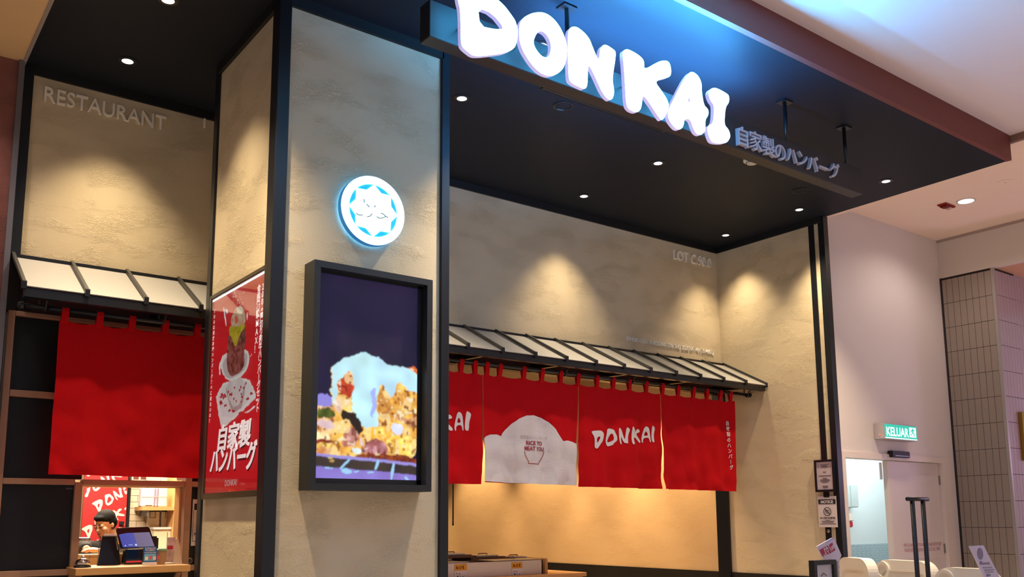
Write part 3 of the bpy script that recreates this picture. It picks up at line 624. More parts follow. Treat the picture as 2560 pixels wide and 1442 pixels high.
# ================================================================ AWNINGS
def awning(name, label, ribs, yw, yf, zt, zf, xend0, xend1, brackets, stub=True):
    t = root(name, ((xend0+xend1)/2, (yw+yf)/2, zf), label, 'awning')
    d = Vector((0, yf-yw, zf-zt)); nrm = Vector((0, -d.z, d.y)).normalized()
    if nrm.z < 0: nrm = -nrm
    put('top_rail', box(xend0, xend1, yw-.035, yw, zt-.03, zt+.012), M_BLK, t)
    put('front_rail', box(xend0+.02, xend1-.03, yf+.01, yf+.06, zf-.062, zf-.008), M_BLK, t)
    xs = sorted(ribs)
    for a, b in zip(xs[:-1], xs[1:]):
        p = [Vector((x, yw-.01, zt)) for x in (a+.002, b-.002)]; q = [Vector((x, yf, zf)) for x in (b-.002, a+.002)]
        V = [v+nrm*.002 for v in p+q]+[v-nrm*.004 for v in p+q]
        put('sheet_panel', (V, [(0, 1, 2, 3), (7, 6, 5, 4), (0, 4, 5, 1), (1, 5, 6, 2), (2, 6, 7, 3), (3, 7, 4, 0)]), M_PANEL, t)
    for x in xs:
        a = Vector((x, yw-.02, zt+.006)); b = Vector((x, yf-.006, zf+.006)); o = put('rib', beam(a+nrm*.010, b+nrm*.010, .020, .022, nrm), M_RIB, t)
        put('rib_cap', box(x-.014, x+.014, yf-.014, yf+.012, zf-.020, zf+.028), M_BLK, o)
    for x in brackets:
        V = [(x+dx, y, z) for dx in (-.018, .018) for y, z in ((yw, zf+.12), (yw, zf-.005), (yf+.05, zf-.03), (yf+.05, zf-.01))]
        put('bracket', (V, [(0, 1, 2, 3), (7, 6, 5, 4), (0, 4, 5, 1), (1, 5, 6, 2), (2, 6, 7, 3), (3, 7, 4, 0)]), M_BLK, t)
        put('bracket_foot', box(x-.03, x+.03, yw-.02, yw, zf-.03, zf+.16), M_BLK, t)
    return t
M_RIB = mat('rib_metal', '3a3936', .45)
ribsR = [7.984-.3525*k for k in range(15)]
awning('awning', 'long grey sheet metal awning with black ribs over the entrance curtain', ribsR, YB, 6.03, 3.205, 2.90, ribsR[-1]-.02, 7.99,
       [PY(u, v, 6.6).x for u, v in ((1150, 885), (1338, 908), (1508, 932), (1658, 955), (1794, 972))]+[3.72])
ribsL = [.858+.3535*k for k in range(6)]
awning('awning.001', 'short pale sheet metal awning over the ordering window left of the pillar', ribsL, YL, 6.0, 3.225, 2.91, .845, ribsL[-1]+.02, [.95, 1.78, 2.5])

# ================================================================ CURTAIN RODS AND CURTAINS
YN = 6.235
def rodset(name, label, x0, x1, y, z, hooks, yf):
    t = root(name, ((x0+x1)/2, y, z), label, 'curtain rod')
    put('rod', tube([(x0, y, z), (x1, y, z)], .017, 12), M_BLK, t, smooth=True)
    for x, s in ((x0, -1), (x1, 1)): put('finial', lathe((x, y, z), [(.017, 0), (.026, s*.004), (.026, s*.02), (.015, s*.035)], 14, 'x'), M_BLK, t)
    for x in hooks:
        put('hook', tube([(x, yf+.035, z+.075), (x, yf+.05, z+.075), (x, y-.10, z+.06), (x, y-.03, z+.03), (x, y-.022, z-.01), (x, y, z-.026), (x, y+.02, z-.01)], .0065, 8), M_BLK, t, smooth=True)
        put('hook', tube([(x-.035, y, z+.10), (x-.035, y, z)], .007, 8), M_BLK, t, smooth=True)
rodset('curtain_rod', 'black curtain rod carrying the wide red curtain under the long awning', 3.3, 7.93, YN, 2.815, [PY(1412, 930, YN).x, PY(1580, 950, YN).x, PY(1866, 980, YN).x], 6.03)
rodset('curtain_rod.001', 'black curtain rod carrying the short red curtain under the left awning', .90, 2.9, YN, 2.838, [1.02, 1.75], 6.0)
def smoothn(x, z, s=1): return noise.noise(Vector((x*s, z*s, 3.7*s)))
def curtain(name, label, y0, panels, straps, ztop, zbot, xl, xr, rodz, seed):
    """panels: list of (x_left, x_right, z_slit_top); one cloth, sewn together above the slits"""
    t = root(name, ((xl+xr)/2, y0, zbot), label, 'curtain')
    def dep(x, z):
        k = min(1, max(0, (ztop-z)/(ztop-zbot))); a = .25+.75*k
        return y0+a*(.018*sin(x*15+seed+.6*sin(z*3))+.010*sin(x*31+seed*2+z*2.5)+.030*smoothn(x*1.3+seed, z*.8, 2.4)+.030*max(0, k-.30)*(1-2*abs(smoothn(x*1.1+z*.8+seed, z*1.3-x*.6, 3.1)))+.022*max(0, k-.35)*(1-2*abs(smoothn(x*1.6-z*.5, z*.8+x*.9+seed, 4.3)))+.018*smoothn(x+z*.7, z-x*.5+seed, 5)*(1.3 if k > .35 else .3))
    cuts = sorted(straps)
    def top(x):
        # the hem sags a little between two straps
        for a, b in zip(cuts[:-1], cuts[1:]):
            if a <= x <= b: return ztop-.020*sin(pi*(x-a)/(b-a))
        return ztop-.004
    for i, (a, b, zs, za, zb_) in enumerate(panels):
        NX, NZ = max(4, int((b-a)/.022)), 52; V = []
        for j in range(NZ+1):
            for ii in range(NX+1):
                f, g = ii/NX, j/NZ; x = a+(b-a)*f; zb2 = za+(zb_-za)*f; z = top(x)*(1-g)+zb2*g
                if z < zs:                                  # below the slit the edges draw in a little
                    q = (zs-z)/(zs-zbot); x += .014*q*(1-2*f)
                V.append((x, dep(x, z), z))
        Fc = [(j*(NX+1)+q, j*(NX+1)+q+1, (j+1)*(NX+1)+q+1, (j+1)*(NX+1)+q) for j in range(NZ) for q in range(NX)]
        put('cloth_panel', (V, Fc), M_RED, t, smooth=True)
    for x in straps:
        w_ = .021; V = []
        for dx in (-w_, w_):
            for y, z in ((y0-.003, ztop-.03), (y0-.022, rodz-.01), (y0-.021, rodz+.012), (y0, rodz+.020), (y0+.021, rodz+.008), (y0+.020, rodz-.02), (y0+.004, ztop-.03)): V.append((x+dx, y+(dep(x, ztop)-y0 if z < rodz-.02 else 0), z))
        put('strap', (V, [(q, q+1, q+8, q+7) for q in range(6)]), M_RED, t)
    return t, dep
sx_ = [PY(u, v, YN-.02).x for u, v in ((1156, 900), (1190, 906), (1220, 911), (1253, 917), (1312, 926), (1358, 933), (1404, 940), (1448, 945), (1495, 950), (1536, 955), (1576, 960), (1618, 964), (1659, 968), (1698, 972), (1737, 976), (1770, 980), (1804, 984), (1829, 987))]
z_t = PY(1845, 1003, YN).z
bx = lambda u, v: PY(u, v, YN)
cur, depR = curtain('entrance_curtain', 'wide red entrance curtain in four panels with white DONKAI and rice mound print', YN,
    [(3.35, bx(1206.5, 1205).x, bx(1207, 965).z, bx(1120, 1208).z, bx(1205, 1210).z), (bx(1207.5, 1205).x, bx(1450, 1213).x, bx(1207, 965).z, bx(1208, 1205).z, bx(1450, 1213).z),
     (bx(1451, 1213).x, bx(1657, 1222).x, bx(1450, 1010).z, bx(1451, 1216).z, bx(1655, 1222).z), (bx(1658, 1222).x, bx(1846, 1227).x, bx(1658, 1010).z, bx(1660, 1222).z, bx(1846, 1228).z)],
    sx_+[sx_[0]-.15*k for k in range(1, 5)], z_t, bx(1846, 1227).z, 3.35, bx(1846, 1227).x, 2.815, 1.3)
sl = [PY(u, v, YN-.02).x for u, v in ((164, 788), (251, 799), (332, 808), (415, 818), (495, 828))]; s4 = (sl[-1]-sl[0])/4
cl, cr_ = PY(149, 795, YN).x, sl[-1]+s4*2+.06
cur2, depL = curtain('window_curtain', 'short red curtain hanging over the left ordering window', YN, [(cl, cr_, 0, PY(126, 1185, YN).z, PY(500, 1196, YN).z)], sl+[sl[-1]+s4, sl[-1]+2*s4], PY(150, 797, YN).z, PY(126, 1185, YN).z, cl, cr_, 2.838, 4.4)
# hem and side seam of the left curtain
zz = PY(126, 1185, YN).z
# --- white print on the cloth (follows its folds)
def on_cloth(dep, off=.006): return lambda u, v, t: (u, dep(u, v)-off, v)
BRUSH2 = []
def noren_letters(sc_, ox, oy, us, shift=0, keep=None, dep=depR):
    Ls = {'D': ([(258, 490), (330, 462), (540, 455), (610, 495), (660, 560), (650, 650), (600, 800), (520, 900), (445, 1045), (380, 1020), (360, 990), (355, 740), (330, 630), (285, 560)], [(430, 680), (520, 635), (510, 720), (430, 870), (420, 760)]),
          'O': ([(790, 390), (900, 395), (985, 440), (1010, 540), (1045, 620), (1060, 750), (1020, 820), (965, 870), (965, 915), (830, 965), (770, 950), (725, 870), (720, 770), (740, 650), (770, 540)], [(920, 535), (965, 640), (970, 750), (930, 790), (830, 835), (780, 825), (800, 730), (860, 600)]),
          'N': ([(1115, 380), (1150, 375), (1200, 470), (1240, 620), (1290, 760), (1310, 640), (1335, 360), (1380, 370), (1435, 440), (1400, 560), (1380, 700), (1385, 890), (1340, 860), (1280, 870), (1215, 770), (1165, 640), (1165, 760), (1180, 910), (1140, 890), (1110, 760), (1105, 560)],),
          'K': ([(1500, 335), (1540, 345), (1610, 470), (1570, 545), (1650, 450), (1730, 400), (1800, 450), (1815, 510), (1700, 545), (1650, 580), (1740, 680), (1840, 800), (1810, 860), (1760, 840), (1640, 730), (1570, 660), (1550, 780), (1585, 870), (1545, 915), (1510, 900), (1480, 800), (1480, 560)],),
          'A': ([(1940, 335), (2020, 335), (2075, 420), (2100, 560), (2120, 720), (2125, 845), (2095, 830), (2070, 690), (1970, 690), (1915, 740), (1915, 850), (1880, 850), (1870, 720), (1895, 560)], [(1990, 470), (2055, 610), (1985, 630), (1940, 620), (1955, 540)]),
          'I': ([(2155, 305), (2200, 320), (2255, 385), (2245, 500), (2230, 620), (2240, 830), (2200, 845), (2155, 800), (2150, 600)],)}
    for k_, loops in Ls.items():
        L2 = [chaikin([(PY(ox+a/sc_, oy+b/sc_, YN).x+shift, PY(ox+a/sc_, oy+b/sc_, YN).z) for a, b in l], 1) for l in loops]
        put('printed_letter', solid(L2, on_cloth(dep), 0, .03), M_CLOTHW, cur)
        if not shift: BRUSH2.append(L2)
noren_letters(12.8, 1460, 1040, 1)
sh = PY(1176, 1070, YN).x-PY(1636, 1095, YN).x
noren_letters(12.8, 1460, 1040, 1, sh)
cloud = [(325, 938), (345, 922), (380, 910), (430, 910), (465, 922), (475, 900), (490, 880), (530, 830), (580, 793), (640, 770), (700, 768), (760, 785), (810, 820), (860, 870), (895, 925), (915, 960), (950, 955), (1000, 965), (1032, 978), (1034, 1288), (700, 1278), (328, 1258)]
cp = [(PY(1100+a/2.977, 780+b/2.977, YN).x, PY(1100+a/2.977, 780+b/2.977, YN).z) for a, b in cloud]
put('rice_mound_print', solid([cp], on_cloth(depR, .005), 0, .03), mat('mound_white', 'd6cfd3', .9, spec=.1, bump=(9, .35, .02, (1, 1, 1.6))), cur)
def cloth_text(s, size, u, v, m, bold=.0, sx=1, dep=depR):
    c = PY(1100+u/2.977, 780+v/2.977, YN); put('printed_text', text_vf(s, size, lambda a, b, t: (c.x+a, dep(c.x+a, c.z+b)-.0095, c.z+b), 0, bold, 'CENTER', sx, 1, .04), m, cur)
cloth_text('RICE TO', .050, 702, 990, M_TXTR, .0016, 1.0); cloth_text('MEAT YOU', .050, 702, 1032, M_TXTR, .0016, .95); cloth_text('自家製のハンバーグ', .036, 698, 946, M_TXTG, 0, 1.0)
bowl = [(622, 1035), (628, 1062), (648, 1098), (660, 1112), (658, 1126), (745, 1130), (745, 1116), (762, 1098), (776, 1066), (782, 1036)]
bp_ = [PY(1100+a/2.977, 780+b/2.977, YN) for a, b in bowl]
def stroke(pts, w_):
    vf = []
    for a, b in zip(pts[:-1], pts[1:]):
        n_ = Vector((-(b.z-a.z), 0, b.x-a.x)).normalized()*w_/2; m_ = (a+b)/2
        V = [(q.x+s*n_.x, 0, q.z+s*n_.z) for q in (a, m_, b) for s in (-1, 1)]
        vf.append(([(x, depR(x, z)-.0095, z) for x, _, z in V], [(0, 1, 3, 2), (2, 3, 5, 4)]))
    return join(*vf)
put('bowl_outline', stroke(bp_, .0065), M_TXTR, cur)
for i, ch in enumerate(KANA):
    a, b = PY(1818, 1058, YN), PY(1829, 1168, YN); q = a.lerp(b, i/8); dz = .042
    rot = ch == 'ー'
    put('printed_text', text_vf(ch, .052, (lambda A, B, t: (q.x+B-.02, depR(q.x, q.z-A)-.008, q.z-A)) if rot else (lambda A, B, t: (q.x+A, depR(q.x+A, q.z+B)-.008, q.z+B-.02)), 0, .0012, 'CENTER'), M_CLOTHW, cur)
# ================================================================ ORDERING WINDOW (left)
wn = root('window_1', (1.5, YL, 0), 'timber framed window wall with dark panes around the ordering hatch', 'window', kind=S)
zp = lambda v, u=100: PY(u, v, YL).z
X_P0, X_P1 = .855, .897; XM0, XM1 = 1.318, 1.364; XN0, XN1 = 2.036, 2.080; XE0 = 2.14
Z3b, Z3t, Z2b, Z2t, Z1b, Z1t, ZTOP = 1.160, 1.199, 1.742, 1.780, 2.302, 2.344, 2.86
for q in ((X_P0, X_P1, 0, ZTOP), (XM0, XM1, 0, 1.76), (XN0, XN1, 0, 2.3), (XE0, XE0+.06, 0, ZTOP)): put('post', bevel(box(q[0], q[1], YL-.04, YL+.06, q[2], q[3]), .003, 1), M_WOODF, wn)
for q in ((X_P1, XE0, Z1b, Z1t), (X_P1, XM0, Z2b, Z2t), (XM1, XN0, Z2b, Z2t), (XN1, XE0, Z2b, Z2t), (X_P1, XM0, Z3b, Z3t), (XM1, XN0, Z3b, Z3t), (XN1, XE0, Z3b, Z3t), (X_P1, XE0, ZTOP-.03, ZTOP)): put('rail', bevel(box(q[0], q[1], YL-.035, YL+.05, q[2], q[3]), .003, 1), M_WOODF, wn)
M_DARK = mat('dark_laminate', '0d0e14', .45, spec=.3)
for q in ((X_P1, XE0, Z1t, ZTOP-.03), (X_P1, XM1, Z2t, Z1b), (X_P1, XM0, Z3t, Z2b), (XN1, XE0, Z2t, Z1b), (XN1, XE0, Z3t, Z2b), (X_P1, XM0, .1, Z3b), (XM1, XN0, .1, Z3b), (XN1, XE0, .1, Z3b)): put('dark_panel', box(q[0], q[1], YL, YL+.03, q[2], q[3]), M_DARK, wn)
put('pane', box(XM1, XN0, YL+.005, YL+.012, Z2t, Z1b), M_GLASS, wn)
put('liner', join(box(XM1, XM1+.012, YL+.05, YL+.16, Z3t, Z2b), box(XN0-.012, XN0, YL+.05, YL+.16, Z3t, Z2b), box(XM1, XN0, YL+.05, YL+.16, Z2b-.006, Z2b)), M_WOODL, wn)
put('small_label', join(*[box(PY(u, 1199, YL).x, PY(u+13, 1199, YL).x, YL-.036, YL-.033, Z2t+.005, Z2t+.03) for u in (330, 348, 438)]), M_PAPER, wn)
p = PY(165, 1220.5, YL); put('maker_label', box(p.x, p.x+.04, YL-.003, YL, p.z-.006, p.z+.004), mat('label_grey', '4a4a50', .5), wn)
st('wall_under_header', box(.9, 3.3, YL+.10, YL+.14, 2.6, 2.9), M_BLKM, 'dark header behind the left awning', cat='wall')
st('wall_kitchen', box(.84, .90, YL+.06, 9.6, 0, 3.3), M_BLKM, 'dark kitchen side wall at the far left', cat='wall')
# serving ledge
ld = root('serving_ledge', (1.66, 6.42, 1.162), 'light oak serving ledge of the ordering window', 'shelf')
put('board', bevel(box(1.305, 2.02, 6.28, 6.72, 1.166, 1.212), .004, 1), M_WOODL, ld)
for x in (1.34, 1.96): put('bracket', beam((x, 6.50, 1.02), (x, 6.34, 1.165), .03, .02), M_WOODF, ld)
# kitchen behind: counter, brick wall, panel
kc = root('kitchen_counter', (1.8, 7.1, 0), 'pale worktop behind the ordering window', 'counter')
put('top', box(1.0, 2.9, 6.73, 7.80, 1.13, 1.17), M_WOODL, kc); put('body', box(1.02, 2.88, 6.76, 7.75, 0, 1.13), M_BLKM, kc)
YK = 9.3
bw = root('wall_far', (2.0, YK, 0), 'cream brick tiled kitchen wall behind the ordering window', 'wall', kind=S)
put('grout', box(.9, 3.1, YK, YK+.1, 0, 3.3), mat('grout', '9a8468', .9), bw)
M_BRK = mat('cream_glazed_tile', 'd8c8b0', .35); a0 = PY(322, 1280, YK).x; bw_, bh_ = .142, .061
me = None; z0 = 1.02; nrow = 15
for j in range(nrow):
    for i in range(7):
        x = a0+.004+(i-(j % 2)*.5)*bw_; x0, x1 = max(a0, x), x+bw_-.004
        if x1-x0 < .02 or x > 2.95: continue
        vf = bevel(box(0, x1-x0, YK-.008, YK, 0, bh_-.004), .002, 1)
        if x0 == x and me is not None:
            o = link('brick', me, bw)
        else:
            o = put('brick', ([(p[0]+WL[bw].x, p[1], p[2]+WL[bw].z) for p in vf[0]], vf[1]), M_BRK, bw)
            if x0 == x: me = o.data
        o.location = (x0-WL[bw].x, 0, z0+j*bh_-WL[bw].z)
st('door_2', box(PY(316, 1290, YK-.2).x, PY(322.5, 1290, YK-.2).x, YK-.22, YK-.1, 0, 3), M_BLK, 'black upright door edge beside the red printed panel', cat='door')
YR = YK-.25
rx0, rx1 = PY(206, 1290, YR).x, PY(315, 1290, YR).x
rp = root('printed_wall_panel', ((rx0+rx1)/2, YR, 0), 'deep red kitchen panel printed with slanting white DONKAI lettering', 'panel')
put('board', box(rx0, rx1, YR, YR+.03, .6, 2.6), mat('deep_red_print', '9c1a1e', .5), rp)
allp = [p for L2 in BRUSH2 for l in L2 for p in l]; bx0 = min(p[0] for p in allp); bx1 = max(p[0] for p in allp); bz0 = min(p[1] for p in allp)
def slant_words(cx, cz, length, ang, clip=True):
    k = length/(bx1-bx0); ca, sa = cos(ang), sin(ang); vf = []
    for L2 in BRUSH2:
        f = lambda u, v: (cx+((u-bx0)*ca-(v-bz0-.12)*sa)*k, cz+((u-bx0)*sa+(v-bz0-.12)*ca)*k)
        V, Fc = solid(L2, lambda u, v, t: f(u, v), 0); Fc = [q for q in Fc if all(rx0 < V[i][0] < rx1 for i in q)]
        if Fc: vf.append(([(a, YR-.002, b) for a, b in V], Fc))
    if vf:
        V, Fc = join(*vf); used = sorted({i for q in Fc for i in q}); mp = {i: n for n, i in enumerate(used)}
        put('lettering', ([V[i] for i in used], [tuple(mp[i] for i in q) for q in Fc]), mat('panel_letter', 'd8b8b0', .6), rp)
for (u, v) in ((232, 1264), (206, 1328), (190, 1388), (200, 1228), (205, 1176)):
    p = PY(u, v, YR); slant_words(p.x, p.z, .50, radians(25))
put('lock_plate', box(PY(297, 1310, YR).x, PY(308, 1310, YR).x, YR-.03, YR, PY(300, 1311, YR).z, PY(300, 1303, YR).z), M_BLK, rp)
# shelf on the kitchen wall with folded goods
YS = YK-.28
s0, s1 = PY(356, 1266, YS), PY(440, 1266, YS)
sh_ = root('wall_shelf', ((s0.x+s1.x)/2, YS, s0.z), 'light wooden shelf on the cream brick wall', 'shelf')
put('board', box(s0.x, s1.x+.1, YS, YK-.01, s0.z-.035, s0.z), M_WOODL, sh_)
put('side_board', box(PY(434, 1300, YS).x, PY(455, 1300, YS).x, YS-.05, YK-.01, 1.0, 2.3), M_WOODL, sh_)
put('bracket', join(box(s0.x+.05, s0.x+.07, YS+.02, YK-.01, s0.z-.09, s0.z-.036), box((s0.x+s1.x)/2, (s0.x+s1.x)/2+.03, YK-.03, YK-.01, s0.z-.5, s0.z-.036)), M_GREYM, sh_)
def fold(name, label, cat, u0, v0, u1, v1, y, dy, m, lean=0):
    a, b = PY(u0, v1, y), PY(u1, v0, y); vf = bevel(box(a.x, b.x, y, y+dy, a.z, b.z), .006, 1); h = b.z-a.z
    return put(name, ([(p[0]+lean*(p[2]-a.z), p[1], p[2]) for p in vf[0]], vf[1]), m, None, label=label, cat=cat)
YG = YS+.05
def onshelf(name, label, u0, v0, u1, m, lean=0, dy=.1):
    a, b = PY(u0, v0, YG), PY(u1, v0, YG); t = root(name, ((a.x+b.x)/2, YG, s0.z), label, 'bag' if 'bag' in name else 'box'); h = a.z-s0.z
    vf = bevel(box(a.x, b.x, YG, YG+dy, s0.z, a.z), .008, 1); put('body', ([(p[0]+lean*(p[2]-s0.z), p[1], p[2]) for p in vf[0]], vf[1]), m, t)
    put('seam', box(a.x+lean*h*.5, b.x+lean*h*.5, YG-.002, YG, s0.z+h*.5, s0.z+h*.5+.006), mat('seam_grey', 'a89a98', .7), t); return t
onshelf('paper_bag', 'mauve white paper bag standing at the left end of the shelf', 354, 1219, 388, mat('mauve_paper', 'c9b4bc', .7), .03)
onshelf('paper_bag.001', 'purple grey paper bag between white bag and carton on the shelf', 389, 1219, 397, mat('purple_paper', '9a86a4', .7), .02)
onshelf('carton_box', 'cream white carton on the shelf by the side board', 398, 1219, 420, mat('cream_card', 'e6d9bc', .7))
onshelf('carton_box.001', 'small white carton at the foot of the mauve bag', 362, 1259, 382, M_PAPER, 0, .03)
YH = YK-.05
for i, (u0, u1, l) in enumerate(((366, 399, 'left white note sheet hanging under the shelf'), (402, 440, 'right white note sheet hanging under the shelf'))):
    a, b = PY(u0, 1318, YH), PY(u1, 1276, YH); t = root('note_sheet' if not i else 'note_sheet.001', ((a.x+b.x)/2, YH, a.z), l, 'paper')
    put('sheet', box(a.x, b.x, YH, YH+.004, a.z, b.z), mat('cream_note', 'e3d6b4', .7), t); put('clip_bar', box(a.x, b.x, YH-.01, YH+.004, b.z-.012, b.z+.03), M_BLKM, t)
    m_ = (a.x+b.x)/2; put('wire_hook', tube([(m_-.03, YH-.004, a.z+.15), (m_-.03, YH-.004, a.z+.09), (m_+.02, YH-.004, a.z+.09), (m_+.02, YH-.004, a.z+.15)], .003, 6), M_GREYM, t)
t = root('wall_cabinet', (2.6, YK-.2, 1.0), 'low cream cabinet under the note sheets', 'cabinet'); a, b = PY(381, 1408, YK-.2), PY(452, 1322, YK-.2)
put('body', box(a.x, b.x+.1, YK-.2, YK-.01, 0, b.z), mat('cream_cabinet', 'e4d8bc', .5), t); put('top', box(a.x-.01, b.x+.1, YK-.22, YK-.01, b.z, b.z+.02), M_PAPER, t); put('door_gap', box((a.x+b.x)/2-.003, (a.x+b.x)/2+.003, YK-.203, YK-.2, 1.0, b.z-.03), M_GREYM, t)

# ---------------------------------------------------------------- PERSON behind the window
def remesh(vfs, vox, name, m, parent, sm=8):
    V, Fc = join(*vfs); me = bpy.data.meshes.new('t'); me.from_pydata([tuple(p) for p in V], [], Fc)
    bm = bmesh.new(); bm.from_mesh(me); bmesh.ops.recalc_face_normals(bm, faces=bm.faces[:]); bm.to_mesh(me); bm.free()
    o = bpy.data.objects.new('t', me); COL.objects.link(o)
    r = o.modifiers.new('r', 'REMESH'); r.mode = 'VOXEL'; r.voxel_size = vox
    s = o.modifiers.new('s', 'SMOOTH'); s.iterations = sm; s.factor = .5
    bpy.context.view_layer.update(); me2 = bpy.data.meshes.new_from_object(o.evaluated_get(bpy.context.evaluated_depsgraph_get())); bpy.data.objects.remove(o)
    out = [tuple(v.co) for v in me2.vertices], [tuple(p.vertices) for p in me2.polygons]; bpy.data.meshes.remove(me2)
    return put(name, out, m, parent, smooth=True)
def blob(c, r, M=None, n=20):
    V, Fc = lathe((0, 0, 0), [(max(.001, sin(pi*k/12)), -cos(pi*k/12)) for k in range(13)], n)
    out = []
    for p in V:
        q = Vector((p.x*r[0], p.y*r[1], p.z*r[2])); q = M @ q if M is not None else q; out.append(q+Vector(c))
    return out, Fc
YPE = 8.05
hc = PY(262, 1311, YPE)                        # middle of the head
fdir = Vector((-.80, -.50, -.30)).normalized(); side = fdir.cross(Vector((0, 0, 1))).normalized(); up = side.cross(fdir).normalized()
HM = Matrix((side, -fdir, up)).transposed()     # local: x = person's side, -y = face direction, z = up
H = lambda x, y, z: Vector(hc)+HM @ Vector((x, y, z))
k_ = .84
def HB(x, y, z, rx, ry, rz): return blob(H(x*k_, y*k_, z*k_), (rx*k_, ry*k_, rz*k_), HM)
chest = Vector((hc.x+.17, hc.y+.12, hc.z-.44)); neck0 = Vector((hc.x+.10, hc.y+.06, hc.z-.17))
shR = Vector((hc.x-.06, hc.y-.01, hc.z-.21)); shL = Vector((hc.x+.32, hc.y+.16, hc.z-.27))
elR = Vector(PY(206, 1367, 7.86)); haR = Vector(PY(218, 1373, 7.62))
elL = Vector((hc.x+.34, hc.y-.10, hc.z-.46)); wrL = Vector(PY(250, 1376, 7.60))
pr = root('person', (hc.x+.2, hc.y+.1, 0), 'person with short black hair in a black sweater looking down behind the ordering window', 'person')
hands = []
for wr, dirv in ((wrL, Vector((-1, -.12, .05))), (haR, Vector((.9, -.35, -.05)))):
    d = dirv.normalized(); s_ = d.cross(Vector((0, 0, 1))).normalized()
    hands.append(blob(wr+d*.045, (.045, .036, .018), Matrix((d, s_, Vector((0, 0, 1)))).transposed()))
    for q, ln in ((-.028, .060), (-.010, .070), (.009, .066), (.026, .052)):
        b0 = wr+d*.07+s_*q; hands.append(tube([b0, b0+d*ln*.5+Vector((0, 0, .004)), b0+d*ln*.85-Vector((0, 0, .006)), b0+d*ln-Vector((0, 0, .016))], [.0095, .009, .008, .006], 8))
    b0 = wr+d*.03+s_*.03; hands.append(tube([b0, b0+s_*.03+d*.025, b0+s_*.036+d*.055], [.011, .010, .008], 8))
body = [HB(0, .012, .032, .077, .098, .095), HB(0, -.022, -.045, .062, .072, .082), HB(0, -.055, -.098, .034, .036, .028),
        HB(0, -.094, -.032, .013, .020, .016), HB(0, -.086, -.010, .010, .014, .034), HB(.032, -.074, .012, .022, .018, .010), HB(-.032, -.074, .012, .022, .018, .010),
        HB(0, -.080, -.068, .024, .014, .009), HB(.045, -.055, -.028, .024, .026, .026), HB(-.045, -.055, -.028, .024, .026, .026),
        HB(.078, .018, -.008, .010, .020, .032), HB(-.078, .018, -.008, .010, .020, .032),
        tube([H(0, .03, -.05), neck0, neck0+Vector((.03, .02, -.10))], [.052, .054, .065], 16),
        tube([chest+Vector((0, 0, .18)), chest, chest+Vector((0, .02, -.35)), Vector((chest.x, chest.y+.02, .95))], [.10, .15, .14, .15], 18),
        tube([shL, elL, wrL], [.05, .04, .027], 12), tube([shR, elR, haR], [.05, .04, .027], 12), tube([shL, (shL+shR)/2+Vector((0, .03, .04)), shR], [.06, .075, .06], 14)]
remesh(body+hands, .006, 'body', M_SKIN, pr, 3)
sw = [tube([chest+Vector((-.02, -.01, .23)), chest+Vector((0, 0, .12)), chest+Vector((0, 0, -.05)), chest+Vector((0, .02, -.35)), Vector((chest.x, chest.y+.02, .9))], [.085, .16, .19, .18, .19], 20),
      tube([shL, elL, elL.lerp(wrL, .82)], [.078, .062, .048], 14), tube([shR, elR, elR.lerp(haR, .80)], [.078, .062, .046], 14), tube([shL, (shL+shR)/2+Vector((0, .03, .03)), shR], [.085, .095, .085], 14)]
remesh(sw, .012, 'sweater', M_CLO, pr, 4)
hair = [HB(0, .022, .062, .086, .104, .082), HB(0, .060, .010, .082, .072, .078), HB(.070, .030, .028, .016, .045, .045), HB(-.070, .030, .028, .016, .045, .045), HB(0, -.046, .084, .062, .050, .030)]
remesh(hair, .006, 'hair', M_HAIR, pr, 2)
for s in (-1, 1):
    put('eye', HB(s*.031, -.0905, -.004, .014, .006, .0045), M_HAIR, pr, smooth=True); put('eyebrow', HB(s*.032, -.093, .024, .020, .006, .004), M_HAIR, pr, smooth=True)
put('lips', HB(0, -.0935, -.068, .020, .006, .007), mat('lips', 'a2604e', .5), pr, smooth=True)
put('watch', tube([elL.lerp(wrL, .87), elL.lerp(wrL, .93)], .033, 14), M_BLK, pr)

# ---------------------------------------------------------------- things on the ledge and worktop
ZL = 1.212
def base(u, y, z=ZL): return Vector((PY(u, 1412, y).x, y, z))
p = base(206, 6.40); t = root('desk_bell', p, 'chrome desk bell at the left end of the serving ledge', 'bell')
put('base', lathe(p, [(.052, 0), (.052, .008), (.046, .014), (.02, .016)], 28), M_BLK, t, smooth=False)
M_CHR = mat('chrome', 'd8d8e0', .08, 1); put('dome', lathe(p, [(.045, .018), (.044, .03), (.037, .046), (.022, .056), (.004, .059)], 28), M_CHR, t, smooth=True); put('button', lathe(p, [(.005, .058), (.005, .066), (.009, .067), (.009, .072), (.003, .075)], 14), M_CHR, t)
p = base(202, 6.62, 1.212); t = root('glass_jar', p, 'clear glass jar with metal lid behind the desk bell', 'jar')
put('glass', lathe(p, [(.05, .0), (.053, .01), (.053, .15), (.045, .165)], 28), M_GLASS, t, smooth=True); put('lid', lathe(p, [(.048, .165), (.050, .167), (.050, .185), (.04, .188)], 28), M_STEEL, t)
a, b = PY(215, 1412, 6.95), PY(250, 1384, 6.95); t = root('tray_box', ((a.x+b.x)/2, 7, 1.17), 'cream plastic tray box behind the glass jar', 'box')
put('tub', bevel(box(a.x-.03, b.x+.06, 6.93, 7.10, 1.17, 1.265), .01), mat('cream_plastic', 'd9c8a2', .5), t); put('rim', box(a.x-.04, b.x+.07, 6.92, 7.11, 1.262, 1.275), mat('cream_plastic', 'd9c8a2', .5), t)
